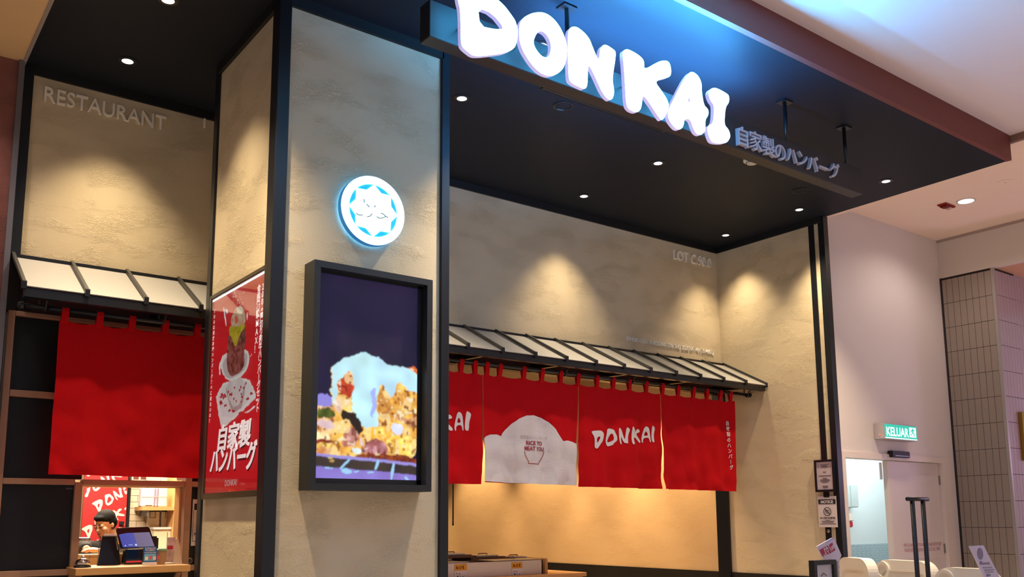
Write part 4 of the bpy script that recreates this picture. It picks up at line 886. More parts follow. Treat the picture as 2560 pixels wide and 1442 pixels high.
# dark slanting stand with white top edge
yq = 6.60
q = [PY(u, v, yq) for u, v in ((243, 1413), (262, 1340), (268, 1338.5), (294, 1340), (300, 1414))]
t = root('display_stand', (q[0].x+.1, yq, ZL), 'black slanted display stand with a pale top edge', 'stand')
V = [(p.x, yq+(p.z-ZL)*.35, max(p.z, ZL)) for p in q]+[(p.x+.03, yq+.10+(p.z-ZL)*.2, max(p.z, ZL)) for p in q]; n5 = 5
put('shell', (V, [(0, 1, 2, 3, 4), (9, 8, 7, 6, 5)]+[(i, (i+1) % 5, 5+(i+1) % 5, 5+i) for i in range(5)]), mat('glossy_black', '0c0c10', .15), t)
zt_ = q[2].z; put('top_edge', beam((q[2].x-.005, yq+.045, zt_+.004), (q[3].x+.004, yq+.045, zt_+.004), .03, .012), M_PAPER, t)
put('side_bead', beam((q[0].x-.003, yq-.002, ZL+.002), (q[1].x-.003, yq+.09, q[1].z), .004, .006), M_GREYM, t)
# point-of-sale terminal
yt_ = 6.66
c4 = [PY(u, v, yt_) for u, v in ((293, 1320), (376, 1316), (388, 1367), (300, 1370))]
t = root('sales_terminal', ((c4[0].x+c4[1].x)/2, yt_, ZL), 'black sales terminal with a tilted lit blue screen', 'terminal')
def quad_slab(c, y0, y1, d): return [(p.x, y, p.z) for p, y in zip(c, (y1, y1, y0, y0))]+[(p.x, y+d, p.z) for p, y in zip(c, (y1, y1, y0, y0))], [(0, 1, 2, 3), (7, 6, 5, 4), (0, 4, 5, 1), (1, 5, 6, 2), (2, 6, 7, 3), (3, 7, 4, 0)]
put('screen_body', bevel(quad_slab(c4, yt_-.03, yt_+.03, .03), .006), M_BLK, t)
i4 = [PY(u, v, yt_) for u, v in ((296, 1325), (373, 1321), (383, 1365), (304, 1368))]
tart = Art(80, 46, '4650a8'); tart.a[:, 38:] = lin('6e6484')[:3]; tart.a[:7] = lin('a8c8f0')[:3]; tart.a[:7, :30] = lin('6fa4f0')[:3]
tart.a[40:43, 6:9] = lin('c8d0f0')[:3]; tart.a[39:41, 16:26] = lin('a8b4e8')[:3]; tart.a[38:43, 32:37] = lin('c8d4f4')[:3]; tart.a += (np.arange(80)[None, :, None]/80*.05)
def bil(a, b): top_ = i4[0].lerp(i4[1], a); bot = i4[3].lerp(i4[2], a); m_ = top_.lerp(bot, b); return (m_.x, yt_+.03-.06*b-.004, m_.z)
tart.sheet('screen', bil, vcol_mat('display_light2', .95, .2), t)
put('base', bevel(([(p[0], p[1], p[2]) for p in box(c4[3].x+.022, c4[2].x+.02, 6.64, 6.80, ZL, c4[3].z-.01)[0]], box(0, 1, 0, 1, 0, 1)[1]), .01), mat('glossy_black', '0c0c10', .15), t)
put('rear_housing', bevel(box(c4[1].x-.01, c4[1].x+.075, 6.70, 6.80, ZL, PY(390, 1340, 6.7).z), .012), M_BLKM, t)
put('red_light', box(c4[3].x+.04, c4[3].x+.14, 6.635, 6.641, ZL+.012, ZL+.022), mat('red_led', 'a01818', .5, emit=(1, .05, .05), es=.5), t)
put('badge', box(c4[3].x+.12, c4[3].x+.19, yt_-.038, yt_-.032, c4[3].z-.006, c4[3].z+.004), M_STEEL, t)
# blue card, cup, pouch, white card
yq = 6.42; a, b = PY(357, 1411, yq), PY(393, 1366, yq)
t = root('info_card', ((a.x+b.x)/2, yq, ZL), 'blue and white information card standing before the sales terminal', 'card'); hgt = b.z-ZL
put('card', bevel(box(a.x, b.x, yq, yq+.012, ZL, ZL+hgt), .004), mat('card_blue', '1c5aa8', .4), t); put('picture', box(a.x+.006, b.x-.006, yq-.0015, yq, ZL+hgt*.22, ZL+hgt*.62), mat('card_cyan', '6fb2d8', .4), t); put('foot', box(a.x, b.x, yq-.003, yq+.02, ZL, ZL+hgt*.16), M_PAPER, t)
for j, s_ in enumerate(('E-WALLET', 'PAYMENT', 'ACCEPTED HERE')):
    put('printed_text', text_vf(s_, .015 if j < 2 else .010, lambda u, v, q_: ((a.x+b.x)/2+u, yq-.002, ZL+hgt*(.88-.11*j)+v), 0, .0002, 'CENTER'), M_PAPER, t)
for j, c in enumerate(('e8e4d0', 'd85a70', 'e0d0e0', 'c84a60')): put('picture', box(a.x+.012+j*.026, a.x+.030+j*.026, yq-.003, yq-.0016, ZL+hgt*(.28+.04*(j % 2)), ZL+hgt*(.46+.05*(j % 2))), mat('card_dot%d' % j, c, .5), t)
p = base(402, 6.46); t = root('paper_cup', p, 'small brown cup with a green lid beside the blue card', 'cup'); M_CUP = mat('kraft_cup', 'a08060', .6)
put('cup', lathe(p, [(.026, 0), (.034, .09)], 24), M_CUP, t, smooth=False); put('lid', lathe(p, [(.037, .09), (.037, .098), (.030, .106), (.02, .107)], 24), mat('green_lid', '6f9070', .5), t)
yq = 6.50; a, b = PY(413, 1411, yq), PY(436, 1343, yq); hgt = b.z-ZL; t = root('leaflet_holder', ((a.x+b.x)/2, yq, ZL), 'clear leaflet holder with pink printed leaflets beside the cup', 'holder')
put('leaflet', ([(x+(z-ZL)*.12, y+(z-ZL)*.22, z) for x, y, z in box(a.x, b.x, yq, yq+.006, ZL+.01, b.z)[0]], box(0, 1, 0, 1, 0, 1)[1]), mat('pink_print', 'c8a4a8', .5, var=.3, varscale=25), t)
put('pocket', ([(x+(z-ZL)*.12, y+(z-ZL)*.22, z) for x, y, z in box(a.x-.006, b.x+.006, yq-.02, yq-.016, ZL, ZL+hgt*.5)[0]], box(0, 1, 0, 1, 0, 1)[1]), M_GLASS, t); put('foot', box(a.x-.006, b.x+.006, yq-.02, yq+.07, ZL, ZL+.005), M_GREYM, t)
put('red_mark', ([(x+(z-ZL)*.12, y+(z-ZL)*.22, z) for x, y, z in box(b.x-.05, b.x-.012, yq-.002, yq, ZL+hgt*.55, ZL+hgt*.68)[0]], box(0, 1, 0, 1, 0, 1)[1]), mat('red_mark', 'b01c38', .5), t)
q = [PY(u, v, 6.52) for u, v in ((434, 1412), (437, 1352), (447, 1342), (452, 1365), (455, 1412))]
t = root('table_tent', (q[0].x+.05, 6.54, ZL), 'white folded table tent at the right end of the ledge', 'card')
put('sheet', ([(p.x, 6.52+(p.z-ZL)*.15, max(ZL, p.z)) for p in q]+[(p.x, 6.535+(p.z-ZL)*.1, max(ZL, p.z)) for p in q], [(0, 1, 2, 3, 4), (9, 8, 7, 6, 5)]+[(i, (i+1) % 5, 5+(i+1) % 5, 5+i) for i in range(5)]), mat('tent_white', 'd6c2b2', .6), t); put('foot', box(q[0].x, q[4].x, 6.515, 6.56, ZL, ZL+.006), M_PAPER, t)
a, b = PY(477, 1364, YL-.002), PY(495, 1248, YL-.002); t = root('notice_sheet', ((a.x+b.x)/2, YL, a.z), 'white notice sheet on the dark panel beside the pillar', 'notice')
put('sheet', box(a.x, b.x+.02, YL-.004, YL-.0005, a.z, b.z), M_PAPER, t); put('dark_block', box(a.x+.012, b.x+.02, YL-.0055, YL-.004, b.z-.075, b.z-.03), M_INK, t); put('border', join(box(a.x+.006, a.x+.009, YL-.0055, YL-.004, a.z+.03, b.z-.075), box(a.x+.006, b.x, YL-.0055, YL-.004, a.z+.03, a.z+.033)), M_INK, t)
put('printed_text', text_vf('NO', .022, lambda u, v, q_: (a.x+.02+u, YL-.0056, a.z+.075+v), 0, .001), M_INK, t)
p = PY(473, 1401, YL); t = root('panel_lock', p, 'small round grey lock on the dark panel below the notice', 'lock'); put('rose', lathe(p, [(.022, 0), (.022, -.006), (.018, -.008)], 20, 'y'), M_GREYM, t); put('cylinder', lathe(p, [(.012, -.008), (.012, -.02), (.008, -.022)], 16, 'y'), M_BLK, t)
# ================================================================ INSIDE THE ENTRANCE
ty = 7.21; tx1 = PY(1467, 1430, ty).x; tz = PY(1467, 1430, ty).z; tyb = PX(1369, 1424, tx1).y
tb = root('entrance_table', ((4.3+tx1)/2, (ty+tyb)/2, 0), 'light oak table just inside the entrance', 'table')
put('top', bevel(box(3.6, tx1, ty, tyb, tz-.04, tz), .004, 1), M_WOODL, tb)
for x, y in ((3.7, ty+.06), (tx1-.06, ty+.06), (3.7, tyb-.06), (tx1-.06, tyb-.06)): put('leg', box(x-.03, x+.03, y-.03, y+.03, 0, tz-.04), M_WOODF, tb)
yq = ty+.10; a, b = PY(1100, 1413, yq), PY(1356, 1399, yq); zt_ = b.z
tr = root('steel_trough', ((a.x+b.x)/2, yq, tz), 'long brushed steel trough with price tags on the oak table', 'container')
put('front_panel', box(a.x-.6, b.x, yq, yq+.012, tz, zt_), mat('satin_steel', 'd9c8c0', .42, .55), tr); put('side_panel', box(b.x-.012, b.x, yq, yq+.34, tz, zt_), M_STEEL, tr); put('back_panel', box(a.x-.6, b.x, yq+.33, yq+.34, tz, zt_), M_STEEL, tr)
put('end_board', bevel(box(b.x+.02, b.x+.055, yq-.02, yq+.30, tz, zt_+.015), .004, 1), M_WOODL, tr)
for (u0, u1, dz) in ((1100, 1172, .018), (1236, 1356, .022)):
    q0, q1 = PY(u0, 1405, yq).x, PY(u1, 1400, yq).x; l = put('lid', bevel(box(q0, q1, yq-.006, yq+.30, zt_+.004, zt_+.010), .002, 1), M_STEEL, tr)
    put('lid_handle', tube([((q0+q1)/2-.05, yq+.15, zt_+.01), ((q0+q1)/2-.05, yq+.15, zt_+dz+.012), ((q0+q1)/2+.05, yq+.15, zt_+dz+.012), ((q0+q1)/2+.05, yq+.15, zt_+.01)], .004, 8), M_STEEL, l)
for i, (u0, u1, vt) in enumerate(((1136, 1166, 1411), (1279, 1305, 1406))):
    q0, q1 = PY(u0, vt, yq), PY(u1, vt, yq); t = put('price_tag', box(q0.x, q1.x, yq-.004, yq-.0005, tz, q0.z), M_PAPER, tr)
    put('tag_head', box(q0.x, q1.x, yq-.0055, yq-.004, q0.z-.058, q0.z), mat('tag_yellow', 'e09a20', .6), t)
    put('tag_marks', join(*[box(q0.x+.018+.012*k, q0.x+.026+.012*k, yq-.0065, yq-.0055, q0.z-.044, q0.z-.016-.006*(k % 3)) for k in range(2)]+[box(q0.x+.05, q0.x+.085, yq-.0065, yq-.0055, q0.z-.026, q0.z-.020), box(q0.x+.05, q0.x+.075, yq-.0065, yq-.0055, q0.z-.040, q0.z-.034), box(q0.x+.092, q0.x+.102, yq-.0065, yq-.0055, q0.z-.044, q0.z-.014)]+[box(q0.x+.02+.030*(k % 3)+.008*(k//3), q0.x+.029+.030*(k % 3)+.012*(k//3), yq-.0055, yq-.004, q0.z-.088-.026*(k//3)-.006*(k % 2), q0.z-.080-.026*(k//3)-.004*(k % 3)) for k in range(6)]), M_INK, t)
yq2 = ty+.52
for i, (u0, u1, vt, o0, o1, l) in enumerate(((1098, 1179, 1387, 1131, 1177, 'leftmost brown lidded utensil box behind the steel trough'), (1181, 1262, 1391, 1210, 1262, 'middle brown lidded utensil box behind the steel trough'), (1264, 1332, 1394, 1285, 1330, 'right brown lidded utensil box behind the steel trough'))):
    a, b = PY(u0, vt, yq2), PY(u1, vt, yq2); t = root('utensil_box' if not i else 'utensil_box.%03d' % i, ((a.x+b.x)/2, yq2+.1, tz), l, 'box', 'utensil boxes on the table')
    zt2 = (a.z+b.z)/2; m = mat('brown_steel', '7a5a4c', .4, .4)
    put('body', box(a.x, b.x, yq2, yq2+.26, tz, zt2), m, t); put('opening', box(PY(o0, vt, yq2).x, PY(o1, vt, yq2).x, yq2-.003, yq2+.001, zt2-.11, zt2-.03), mat('dark_opening', '060506', .9), t)
    l0, l1 = a.x+(b.x-a.x)*.12, a.x+(b.x-a.x)*.78; li = put('lid', bevel(box(l0, l1, yq2-.01, yq2+.22, zt2+.001, zt2+.016), .003, 1), M_STEEL, t)
    put('lid_handle', tube([((l0+l1)/2-.06, yq2+.08, zt2+.014), ((l0+l1)/2-.05, yq2+.08, zt2+.03), ((l0+l1)/2+.05, yq2+.08, zt2+.03), ((l0+l1)/2+.06, yq2+.08, zt2+.014)], .005, 8), m, li)
p0, p1 = PY(1132.5, 1311, 8.2), PY(1133, 1200, 8.2)
t = root('hanging_rod', (p0.x, 8.2, p0.z), 'thin dark rod hanging below the curtain beside the pillar', 'rod'); put('rod', tube([p0, (p0.x, 8.2, 3.3)], .008, 8), M_INK, t); put('end_cap', lathe(p0, [(.010, -.01), (.010, .02)], 8), M_BLK, t)
for y, l in ((7.45, 'ceiling wall washer inside the shop nearest the black jamb'), (8.45, 'second ceiling wall washer inside from the black jamb'), (9.75, 'third ceiling wall washer inside from the black jamb'), (11.35, 'fourth ceiling wall washer inside from the black jamb'), (13.2, 'ceiling wall washer farthest inside the shop')):
    t = root('wall_washer', (7.55, y, 3.3), l, 'downlight', 'wall washers inside the shop')
    put('rim', lathe((7.55, y, 3.3), [(.06, 0), (.06, -.004), (.045, -.006)], 20), M_BLK, t); put('lens', lathe((7.55, y, 3.3), [(.043, -.0055), (.02, -.008)], 20), M_LENS, t)
    lamp('wall_washer_lamp', 'SPOT', (7.55, y, 3.27), 340, (1, .66, .34), t, spot_size=radians(74), spot_blend=.6, shadow_soft_size=.04)
lamp('entrance_lamp', 'AREA', (5.4, 8.2, 3.25), 40, (1, .66, .40), None, shape='RECTANGLE', size=2.0, size_y=1.0)

# ================================================================ DOOR WALL (right)
YW = 5.25
wc = root('wall_front', (9.1, YW, 0), 'white wall with a double door under the green exit sign', 'wall', kind=S)
D0, D1, DZ = 8.121, 9.99, 2.09
put('plaster', box(XR+.05, D0-.06, YW, YW+.09, 0, 4.733), M_WHT, wc); put('plaster', box(D0-.06, D1+.17, YW, YW+.09, DZ+.06, 4.733), M_WHT, wc); put('plaster', box(D1+.17, 10.30, YW, YW+.09, 0, 4.733), M_WHT, wc)
M_DRF = mat('door_frame_cream', 'dccdc4', .5); M_LEAF = mat('door_leaf_white', 'd4c6c2', .45)
dr = root('door_1', (9.05, YW, 0), 'white double fire door, left leaf standing open to a bright corridor', 'door', kind=S)
put('frame', join(box(D0-.06, D0, YW-.02, YW+.12, 0, DZ+.06), box(D1, D1+.17, YW-.02, YW+.12, 0, DZ+.06), box(D0, D1, YW-.02, YW+.12, DZ, DZ+.06)), M_DRF, dr)
XM = 8.985
put('leaf', bevel(box(XM, D1-.004, YW+.03, YW+.075, .01, DZ-.004), .003, 1), M_LEAF, dr); put('leaf', bevel(box(D0+.004, D0+.049, YW+.09, YW+.95, .01, DZ-.004), .003, 1), M_LEAF, dr)
put('leaf_edge', box(XM-.03, XM, YW+.03, YW+.085, .01, DZ-.004), M_DRF, dr)
M_REDT = mat('faded_red_letter', 'c0788a', .6)
for v, s_, x0, x1 in ((1361, 'PINTU API - PASTIKAN SENTIASA DITUTUP', 2259, 2353), (1373.5, 'PLEASE KEEP FIRE DOOR CLOSED AT ALL TIMES', 2261, 2350)):
    a, b = PY(x0, v, YW+.03), PY(x1, v, YW+.03); vf = text_vf(s_, .052, lambda u, w, t: (u, 0, w), 0, .0); wd = max(p[0] for p in vf[0])
    put('lettering', ([(a.x+p[0]*(b.x-a.x)/wd, YW+.027, a.z+p[2]-.025) for p in vf[0]], vf[1]), M_REDT, dr)
put('leaf_line', box(XM+.02, D1-.02, YW+.0285, YW+.03, 1.055, 1.06), M_DRF, dr); put('hinge', join(*[box(D1-.012, D1+.004, YW+.015, YW+.03, z, z+.1) for z in (.3, 1.1, 1.85)]), M_GREYM, dr)
put('floor_closer_arm', beam((XM-.045, YW+.10, DZ-.02), (XM-.045, YW+.10, DZ-.20), .02, .02), M_PAPER, dr)
# corridor
YC = 6.38
st('wall_corridor', box(XR+.08, 11.35, YC, YC+.1, 0, 2.75), mat('corridor_white', 'e6efef', .6), 'bright white corridor wall behind the open door', cat='wall')
st('ceiling.005', box(XR+.08, 11.35, YW+.1, YC, 2.70, 2.78), M_WHT, 'corridor ceiling behind the open door', cat='ceiling')
st('wall_corridor_end', box(11.25, 11.35, YW+.1, YC, 0, 2.7), MATS['corridor_white'], 'far end wall of the white corridor', cat='wall')
st('wall_corridor_near', box(XR+.065, XR+.10, YW+.1, YC, 0, 2.7), MATS['corridor_white'], 'near end wall of the white corridor', cat='wall')
zpl = PY(2180, 1359, YC).z; ck = root('wall_kickplate', (9.1, YC, .2), 'diamond patterned steel kick plate along the corridor wall', 'plate')
M_CHK = mat('checker_plate', 'b9cbd0', .3, .35); put('sheet', box(XR+.10, 11.24, YC-.006, YC, .1, zpl), M_CHK, ck); V, Fc = [], []
for j in range(26):
    for i in range(46):
        x, z = 9.3+i*.046+(j % 2)*.023, zpl-.02-j*.03; s_ = 1 if (i+j) % 2 else -1; n_ = len(V)
        if x > 11.2: continue
        d = Vector((.016, 0, .010*s_)); e = Vector((-.004*s_, 0, .0065)); c0 = Vector((x, YC-.006, z)); V += [c0-d, c0-e, c0+d, c0+e, c0+Vector((0, -.004, 0))]; Fc += [(n_, n_+1, n_+4), (n_+1, n_+2, n_+4), (n_+2, n_+3, n_+4), (n_+3, n_, n_+4)]
put('diamond', (V, Fc), M_CHK, ck, kind='stuff')
M_GBX = mat('grey_steel_box', 'c4cfcd', .5)
a, b = PY(2110, 1268, YC-.12), PY(2143, 1212, YC-.12); t = root('electric_box', ((a.x+b.x)/2, YC-.06, a.z), 'grey wall mounted electric box with conduit in the corridor', 'box')
put('case', bevel(box(a.x, b.x, YC-.12, YC, a.z, b.z), .006), M_GBX, t); put('door', box((a.x+b.x)/2, b.x-.004, YC-.126, YC-.12, a.z+.008, b.z-.008), M_GBX, t)
for z in (a.z+.05, b.z-.05): put('fixing_lug', box(b.x, b.x+.05, YC-.03, YC, z-.012, z+.012), M_GBX, t); put('latch', lathe((a.x+.03, YC-.126, z), [(.010, -.006), (.010, .006)], 10, 'y'), M_INK, t)
put('conduit', tube([((a.x+b.x)/2, YC-.05, b.z), ((a.x+b.x)/2, YC-.05, 2.68)], .028, 12), M_GBX, t, smooth=True); put('conduit', tube([((a.x+b.x)/2-.09, YC-.04, b.z), ((a.x+b.x)/2-.09, YC-.04, 2.68)], .03, 12), M_GBX, t, smooth=True)
a, b = PY(2121, 1318, YC-.10), PY(2135, 1283, YC-.10); t = root('warning_sounder', ((a.x+b.x)/2, YC-.05, a.z), 'white and red warning sounder below the electric box', 'alarm')
put('body', bevel(box(a.x, b.x, YC-.10, YC, a.z+.075, b.z), .008), M_WHITEP, t); put('red_lens', bevel(box(a.x+.005, b.x-.02, YC-.095, YC-.02, a.z, a.z+.075), .01), mat('red_lens', 'c02028', .3), t)
put('feed_pipe', tube([(a.x+.03, YC-.04, b.z+.04), (a.x+.05, YC-.04, b.z)], .008, 8), M_GBX, t)
# exit sign
YX = YW-.115; a, b = PY(2213, 1094.5, YX), PY(2290, 1067, YX)
t = root('exit_sign', ((a.x+b.x)/2, YW-.06, a.z), 'lit green exit sign reading KELUAR above the white door', 'sign')
put('housing', bevel(box(a.x-.012, b.x+.004, YX, YW, a.z-.010, b.z+.010), .006), mat('grey_housing', 'b9aeb0', .5), t)
put('face', box(a.x, b.x, YX-.003, YX, a.z, b.z), mat('exit_green', '0a8f78', .4, emit=(.0, .50, .36), es=.9), t)
put('lower_edge', box(a.x, b.x, YX-.0045, YX-.003, a.z, a.z+.012), mat('exit_edge', 'ffffff', .4, emit=(.35, 1, .85), es=.9), t)
hz = b.z-a.z; M_EXW = mat('exit_white', 'ffffff', .4, emit=(.62, 1, .90), es=1.0)
vf = text_vf('KELUAR', hz*.86, lambda u, v, q: (u, 0, v), 0, .003); wd = max(p[0] for p in vf[0]); kx = (b.x-a.x)*.70/wd
put('lettering', ([(a.x+.02+p[0]*kx, YX-.005, a.z+hz*.20+p[2]) for p in vf[0]], vf[1]), M_EXW, t)
mx0 = a.x+(b.x-a.x)*.76; mw = (b.x-a.x)*.21; put('pictogram', box(mx0, mx0+mw, YX-.0045, YX-.003, a.z+.03, b.z-.015), M_EXW, t)
m = lambda p: [(mx0+mw*x, a.z+.03+(hz-.045)*z) for x, z in p]
put('running_figure', solid([m([(.45, .95), (.6, .95), (.62, .82), (.8, .7), (.75, .62), (.55, .66), (.56, .5), (.78, .36), (.72, .06), (.62, .06), (.64, .32), (.42, .42), (.3, .2), (.08, .22), (.1, .3), (.26, .3), (.38, .5), (.34, .66), (.22, .5), (.15, .55), (.3, .8), (.44, .78)])], lambda u, v, q: (u, YX-.006, v), 0), MATS['exit_green'], t)
put('status_lamp', lathe((a.x-.015, YX+.05, a.z+.035), [(.008, -.003), (.008, .003)], 10, 'x'), mat('status_red', 'ff5040', .4, emit=(1, .15, .1), es=1), t)
a, b = PY(2232, 1142, YW-.06), PY(2275, 1129, YW-.06); t = root('door_sensor', ((a.x+b.x)/2, YW-.03, a.z), 'small black box sensor over the white double door', 'sensor')
put('case', bevel(box(a.x, b.x, YW-.06, YW, a.z, b.z), .006), M_BLKM, t); put('lens_strip', box(a.x+.05, b.x-.02, YW-.062, YW-.06, a.z+.012, a.z+.02), mat('sensor_grey', '6a6c80', .3), t)
# bulkhead and tiled pier
XT = 10.294
st('wall_bulkhead', box(XT, XT+.08, -8, 5.26, 4.267, 4.733), mat('bulkhead_paint', 'cfc3b6', .75), 'pale bulkhead above the tiled pier', cat='wall')
st('trim_7', box(XT-.006, XT, -8, 5.25, 4.70, 4.733), mat('cornice', 'a89488', .7), 'thin darker trim under the peach ceiling along the bulkhead', cat='trim')
st('ceiling.006', box(XT+.08, 13, -8, 4.7, 4.267, 4.3), M_SOFF, 'pine boarded soffit behind the bulkhead', cat='ceiling')
tp = root('wall_tiled', (XT+.3, 4.94, 0), 'pier clad in tall stacked taupe tiles right of the door', 'wall', kind=S)
put('grout', box(XT+.004, XT+.5, 4.64, 5.26, 0, 4.267), mat('dark_grout', '2a201d', .9), tp); put('tile_field', box(XT+.5, 13, 4.635, 4.9, 0, 4.267), mat('purple_lit_field', 'a8939a', .3), tp)
M_TILE = mat('taupe_tile', '93857a', .45); M_TILE2 = mat('purple_lit_glazed_tile', 'a8939a', .16, bump=(9, .12, .01, (1, 1, .3)))  # purple shop light is painted into the front face's mauve
put('corner_bead', box(XT-.004, XT+.03, 4.628, 4.662, 0, 4.267), mat('corner_bead', 'a59c96', .4, .3), tp); put('black_joint', box(XT-.002, XT+.01, 5.225, 5.252, 0, 4.27), M_INK, tp)
PW, PH = .0738, .2867; me = me2 = None
for j in range(15):
    z1 = 4.240-j*PH if j else 4.240; z0 = z1-PH+.0045
    for i in range(8):
        y1 = 5.224-.0015 if i == 0 else 5.179-(i-1)*PW-.002; y0 = 5.179+.002 if i == 0 else 5.179-i*PW+.002
        if i == 0: y1 = 5.222
        if i > 0 and me is not None: o = link('tile', me, tp)
        else:
            vf = bevel(box(XT-.004, XT+.004, 0, y1-y0, 0, PH-.0045), .0012, 1); o = put('tile', ([(p[0], p[1]+WL[tp].y, p[2]+WL[tp].z) for p in vf[0]], vf[1]), M_TILE, tp)
            if i > 0: me = o.data
        o.location = (0, y0-WL[tp].y, z0-WL[tp].z)
    for i in range(10):
        x0 = XT+.034+i*PW
        if me2 is not None: o = link('tile', me2, tp)
        else:
            vf = bevel(box(0, PW-.004, 4.630, 4.640, 0, PH-.0045), .0012, 1); o = put('tile', ([(p[0]+WL[tp].x, p[1], p[2]+WL[tp].z) for p in vf[0]], vf[1]), M_TILE2, tp); me2 = o.data
        o.location = (x0-WL[tp].x, 0, z0-WL[tp].z)
a = PY(2551, 1030, 4.60); t = root('brass_frame', (a.x+.3, 4.6, 1.9), 'brass framed panel on the purple-lit tiles at the right edge', 'frame')
put('stile', box(a.x, a.x+.05, 4.585, 4.63, PY(2556, 1150, 4.6).z, a.z), mat('brass', 'a8863c', .3, .9), t); put('rail', box(a.x+.05, a.x+.7, 4.585, 4.63, a.z-.05, a.z), MATS['brass'], t); put('panel', box(a.x+.05, a.x+.7, 4.61, 4.63, PY(2556, 1150, 4.6).z, a.z-.05), mat('frame_panel', '7a6248', .5), t)
lamp('neighbour_shop_lamp', 'POINT', (11.6, 3.4, 2.2), 40, (.85, .55, 1), None, shadow_soft_size=.3)

# ================================================================ NOTICES AND FLOOR STANDS (right)
XN = XR-.022
def xsheet(name, label, cat, c, m, d=.004):
    P4 = [PX(u, v, XN) for u, v in c]; y1 = (P4[0].y+P4[3].y)/2; y0 = (P4[1].y+P4[2].y)/2; z1 = (P4[0].z+P4[1].z)/2; z0 = (P4[2].z+P4[3].z)/2
    return root(name, (XN, (y0+y1)/2, z0), label, cat), y0, y1, z0, z1
t, y0, y1, z0, z1 = xsheet('framed_certificate', 'black framed certificate hanging on the dark post', 'frame', ((2035, 1150), (2085, 1148), (2090, 1228), (2041, 1230)), M_BLK)
put('frame', join(box(XN-.012, XN+.012, y0, y0+.022, z0, z1), box(XN-.012, XN+.012, y1-.022, y1, z0, z1), box(XN-.012, XN+.012, y0+.022, y1-.022, z0, z0+.022), box(XN-.012, XN+.012, y0+.022, y1-.022, z1-.022, z1)), M_BLK, t)
put('sheet', box(XN-.004, XN+.010, y0+.02, y1-.02, z0+.02, z1-.02), mat('mauve_sheet', 'c4b2b8', .6), t)
h = z1-z0; W_ = y1-y0
put('printed_lines', join(*[box(XN-.0055, XN-.004, y0+W_*(.5-w/2), y0+W_*(.5+w/2), z0+h*f-.0022, z0+h*f+.0022) for f, w in ((.84, .4), (.80, .28), (.77, .3), (.62, .15), (.50, .6), (.42, .2), (.38, .45), (.34, .5), (.30, .3), (.18, .3), (.14, .22))]), M_INK, t)
t, y0, y1, z0, z1 = xsheet('notice_sign', 'white paper notice with NOTICE heading and crossed out banknotes', 'notice', ((2043, 1241), (2089, 1239), (2095, 1317), (2048, 1318)), M_PAPER)
h = z1-z0; W_ = y1-y0; yc = (y0+y1)/2
put('sheet', box(XN, XN+.004, y0, y1, z0, z1), mat('notice_paper', 'd9cbcd', .7), t); put('heading_band', box(XN-.0012, XN, y0+.008, y1-.008, z1-h*.255, z1-h*.105), M_INK, t)
ft = lambda cy, cz, x=XN-.0018: (lambda u, v, q: (x, cy-u, cz+v))
put('heading', text_vf('NOTICE', h*.125, ft(yc, z1-h*.225), 0, .0016, 'CENTER'), M_PAPER, t)
zc = z0+h*.50; R1 = h*.145; rg = lambda r: [(yc+r*cos(k*pi/18), zc+r*sin(k*pi/18)) for k in range(36)]
put('ban_ring', solid([rg(R1), rg(R1*.84)], lambda u, v, q: (XN-.0018, u, v), 0), M_INK, t)
put('ban_bar', beam((XN-.002, yc+R1*.62, zc+R1*.62), (XN-.002, yc-R1*.62, zc-R1*.62), .0015, R1*.16), M_INK, t)
put('banknote', join(box(XN-.0016, XN, yc-R1*.5, yc+R1*.4, zc-R1*.35, zc-R1*.28), box(XN-.0016, XN, yc-R1*.4, yc+R1*.5, zc+R1*.28, zc+R1*.35), box(XN-.0016, XN, yc+R1*.38, yc+R1*.46, zc-R1*.3, zc+R1*.3), box(XN-.0016, XN, yc-R1*.5, yc-R1*.42, zc-R1*.3, zc+R1*.3)), M_INK, t)
put('printed_text', text_vf('NO CASH ACCEPTED', h*.072, ft(yc, z0+h*.27), 0, .0012, 'CENTER', W_*.86/(h*.072*10.1)), M_INK, t)
put('printed_lines', join(*[box(XN-.0012, XN, y0+W_*(.5-w/2), y0+W_*(.5+w/2), z0+h*f-.002, z0+h*f+.002) for f, w in ((.225, .25), (.19, .7), (.16, .6), (.11, .86))]), M_INK, t)
put('clip', box(XN-.006, XN+.004, yc-.03, yc+.03, z1-.012, z1+.012), M_BLK, t)
p = PX(2071.5, 1327, XN+.012); t = root('lock_button', p, 'small round silver lock on the dark post under the notice', 'lock'); put('disc', lathe(p, [(.016, 0), (.016, -.008), (.010, -.011)], 16, 'x'), M_STEEL, t); put('slot', box(p.x-.0125, p.x-.010, p.y-.002, p.y+.002, p.z-.008, p.z+.008), M_INK, t)
